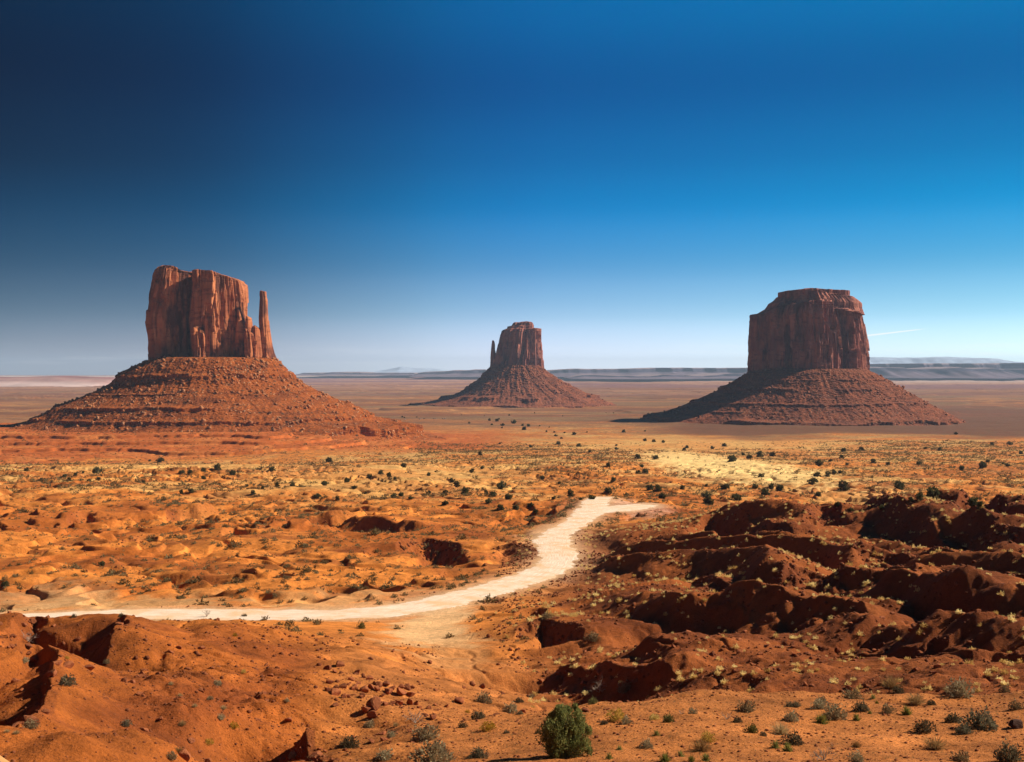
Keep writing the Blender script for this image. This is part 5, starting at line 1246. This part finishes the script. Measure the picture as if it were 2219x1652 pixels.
for i, (u_, v_, w_) in enumerate(RB):
    p = hit(u_, v_)
    if p is None: continue
    s_ = w_ * p.y / FP * 1.1; lb = 'red boulder tumbled in the rockfall left of the ledge'
    if w_ > 35: lb = 'largest red boulder at the foot of the rockfall'
    elif i == 26: lb = 'red boulder lying alone at the right of the rockfall'
    elif u_ > 1000: lb = 'red stone lying around the foreground ledge edge'
    o = put('boulder', p.x, p.y, p.z + .18 * s_, s_, .9, None, lb, 'boulder', 'boulders of the rockfall' if u_ < 1000 else 'stones at the ledge edge', tilt=.5)
bx, by, bs = [], [], []; r_ = np.random.default_rng(13)
for Q, H, RUN, rk in CRESTS:
    if rk < .5: continue
    L = np.concatenate([[0], np.cumsum(np.hypot(*np.diff(Q, axis=0).T))]); nb = int(L[-1] * (5.0 if Q[:, 1].mean() < 330 else .8) * rk)
    t = r_.uniform(.06, .94, nb) * L[-1]; qx, qy = np.interp(t, L, Q[:, 0]), np.interp(t, L, Q[:, 1]); tx = np.interp(t + .5, L, Q[:, 0]) - qx; ty = np.interp(t + .5, L, Q[:, 1]) - qy; ln = np.hypot(tx, ty) + 1e-6
    off = np.where(r_.random(nb) < .45, r_.normal(.2, .4, nb), np.abs(r_.normal(0, H * 1.0, nb)))
    bx.append(qx + ty / ln * off); by.append(qy - tx / ln * off); bs.append(.2 + (.3 + .13 * H) * r_.random(nb) ** 4)
x2, y2, u2 = wedge(9000, 50, 420, -60, 2280, 17); dr, db, ba, sh = on_road(x2, y2); k = (dr > .8) & (db > 2) & (fbm(x2, y2, 22, 3, 91.0) > .2) & (ba < .3)
x3, y3, u3 = wedge(2600, 58, 150, 270, 960, 19); k3 = (fbm(x3, y3, 9, 2, 92.0) > -.05) | ((u3 < 600) & (y3 < 95))
x5, y5, u5 = wedge(16000, 74, 300, 1080, 2290, 37); k5 = fbm(x5, y5, 13, 3, 93.0) > -.1; bx.append(x5[k5]); by.append(y5[k5]); bs.append(.13 + .6 * r_.random(k5.sum()) ** 4 + y5[k5] * .0006)
bx += [x2[k], x3[k3]]; by += [y2[k], y3[k3]]; bs += [.14 + .5 * r_.random(k.sum()) ** 4 + y2[k] * .0006, .12 + .5 * r_.random(k3.sum()) ** 4]
x, y, s = np.concatenate(bx), np.concatenate(by), np.concatenate(bs); z = height(x, y); u = x / y * FP + U0; dr, db, ba, sh = on_road(x, y)
k = (dr > .6) & (y > 42); x, y, s, z, u = x[k], y[k], s[k], z[k], u[k]
vis = visible(x, y, .3) & (u > 0) & (u < 2219); o_ = np.argsort(-np.where(vis, s / y, -s)); pick, rest = o_[:245], o_[245:]
def rock_label(u, y):
    if u < 640: a = 'on the near left mounds' if y < 150 else 'on the low ledges left of the road'
    elif u < 1080: a = 'on the slope below the road' if y < 180 else 'on the scree left of the road bend'
    else: a = 'below the dark boulder banks' if y < 140 else 'on the dark right ridges'
    return 'broken red rock ' + a
for i in pick: put('boulder', x[i], y[i], z[i] + .1 * s[i], s[i], random.uniform(.6, .95), None, rock_label(u[i], y[i]), 'rock', rock_label(u[i], y[i]).replace('broken red rock', 'rocks'), tilt=.4)
lowr = []
for k in range(5):
    bm = bmesh.new(); bmesh.ops.create_icosphere(bm, subdivisions=1, radius=.5)
    for v in bm.verts: v.co = [c * random.uniform(.6, 1.15) for c in v.co]
    me = bpy.data.meshes.new('stone'); bm.to_mesh(me); bm.free(); lowr.append(me)
soup(lowr, x[rest], y[rest], z[rest] + .05 * s[rest], s[rest], 'rubble', 'small broken rocks strewn below the ledges', M['rock'], (.6, 1.0))
xg, yg, ug = wedge(26000, 36, 100, -40, 2270, 23); rg = np.random.default_rng(3); sg = .04 + .2 * rg.random(len(xg)) ** 5
soup(lowr, xg, yg, height(xg, yg), sg, 'gravel', 'small stones scattered over the near ground', M['rock'], (.5, .9))
xg, yg, ug = wedge(1500, 38, 66, 560, 2260, 29); sg = .1 + .16 * rg.random(len(xg)) ** 2
soup(PROTO['grass_clump'], xg, yg, height(xg, yg), sg, 'dry_grass', 'sparse dry grass on the foreground ledge', M['dry'], (.6, 1.0), keep=.12)

# ------------------------------------------------------------------ cars parked on the far flat
def car_mesh():
    sec = [(-2.2, .35, .75, .8), (-2.1, .3, .95, .86), (-1.2, .3, 1.02, .88), (1.0, .3, .98, .88), (1.9, .3, .9, .84), (2.2, .35, .7, .78)]
    V, F = [], []
    for xx, lo, hi, hw in sec: V += [(xx, -hw, lo), (xx, -hw, hi - .08), (xx, -hw + .08, hi), (xx, hw - .08, hi), (xx, hw, hi - .08), (xx, hw, lo)]
    for i in range(len(sec) - 1):
        for j in range(6): F.append((i * 6 + j, i * 6 + (j + 1) % 6, i * 6 + 6 + (j + 1) % 6, i * 6 + 6 + j))
    b = (len(sec) - 1) * 6; F2 = [(0, 1, 2, 5), (2, 3, 4, 5), (b, b + 1, b + 2, b + 5), (b + 2, b + 3, b + 4, b + 5)]
    body = mesh_np('body', np.array(V, F32), np.array(F + F2, np.int32), False)
    V = [(-1.9, -.8, 1.0), (-1.9, .8, 1.0), (.9, .8, .98), (.9, -.8, .98), (-1.5, -.66, 1.5), (-1.5, .66, 1.5), (.2, .66, 1.5), (.2, -.66, 1.5)]
    cab = mesh_np('cabin', np.array(V, F32), np.array([(0, 1, 5, 4), (1, 2, 6, 5), (2, 3, 7, 6), (3, 0, 4, 7), (4, 5, 6, 7)], np.int32), False)
    v, f = tube([(0, -.11, 0), (0, -.1, 0), (0, .1, 0), (0, .11, 0)], [.02, .33, .33, .02], 12); wh = mesh_np('wheel', np.array(v, F32), np.array(f, np.int32), False)
    return body, cab, wh
cb_, cc_, cw_ = car_mesh()
gl_, ty_ = mat_plain('window_glass', (.02, .025, .03), .1, .5), mat_plain('tyre_rubber', (.02, .02, .02), .8)
cc_.materials.append(gl_); cw_.materials.append(ty_); cb_.materials.append(mat_plain('white_paint', (.75, .75, .73), .3))
PAINT = {'white': None, 'dark': mat_plain('dark_paint', (.03, .03, .035), .3), 'silver': mat_plain('silver_paint', (.4, .42, .44), .3)}
for cx, cy, cname, lb in [(45, 1066, 'white', 'tiny white car, leftmost on the far flat below the centre butte'), (178, 1060, 'white', 'tiny white car on the far flat left of the dark cars'), (215, 1057, 'dark', 'tiny dark car next to the middle white car on the far flat'),
                          (300, 1060, 'dark', 'tiny dark car, left of the two silver cars'), (318, 1060, 'silver', 'tiny silver car beside a dark car on the far flat'), (380, 1058, 'silver', 'tiny silver car second from the right on the far flat'), (400, 1058, 'white', 'tiny white car, rightmost on the far flat')]:
    p = hit(cx * .2441 + 866.7, cy * .2441 + 650)
    if p is None: continue
    o = empty('parked_car', p, random.uniform(-.3, .3)); tag(o, lb, 'car', 'cars parked on the far flat')
    b = link('body', cb_, None, o); link('cabin', cc_, None, o)
    if PAINT[cname]:
        b.material_slots[0].link = 'OBJECT'; b.material_slots[0].material = PAINT[cname]
    for wx in (-1.35, 1.35):
        for wy in (-.78, .78): wv = link('wheel', cw_, None, o); wv.location = (wx, wy, .33)
print('all', round(time.time() - T0, 1), len(bpy.data.objects))
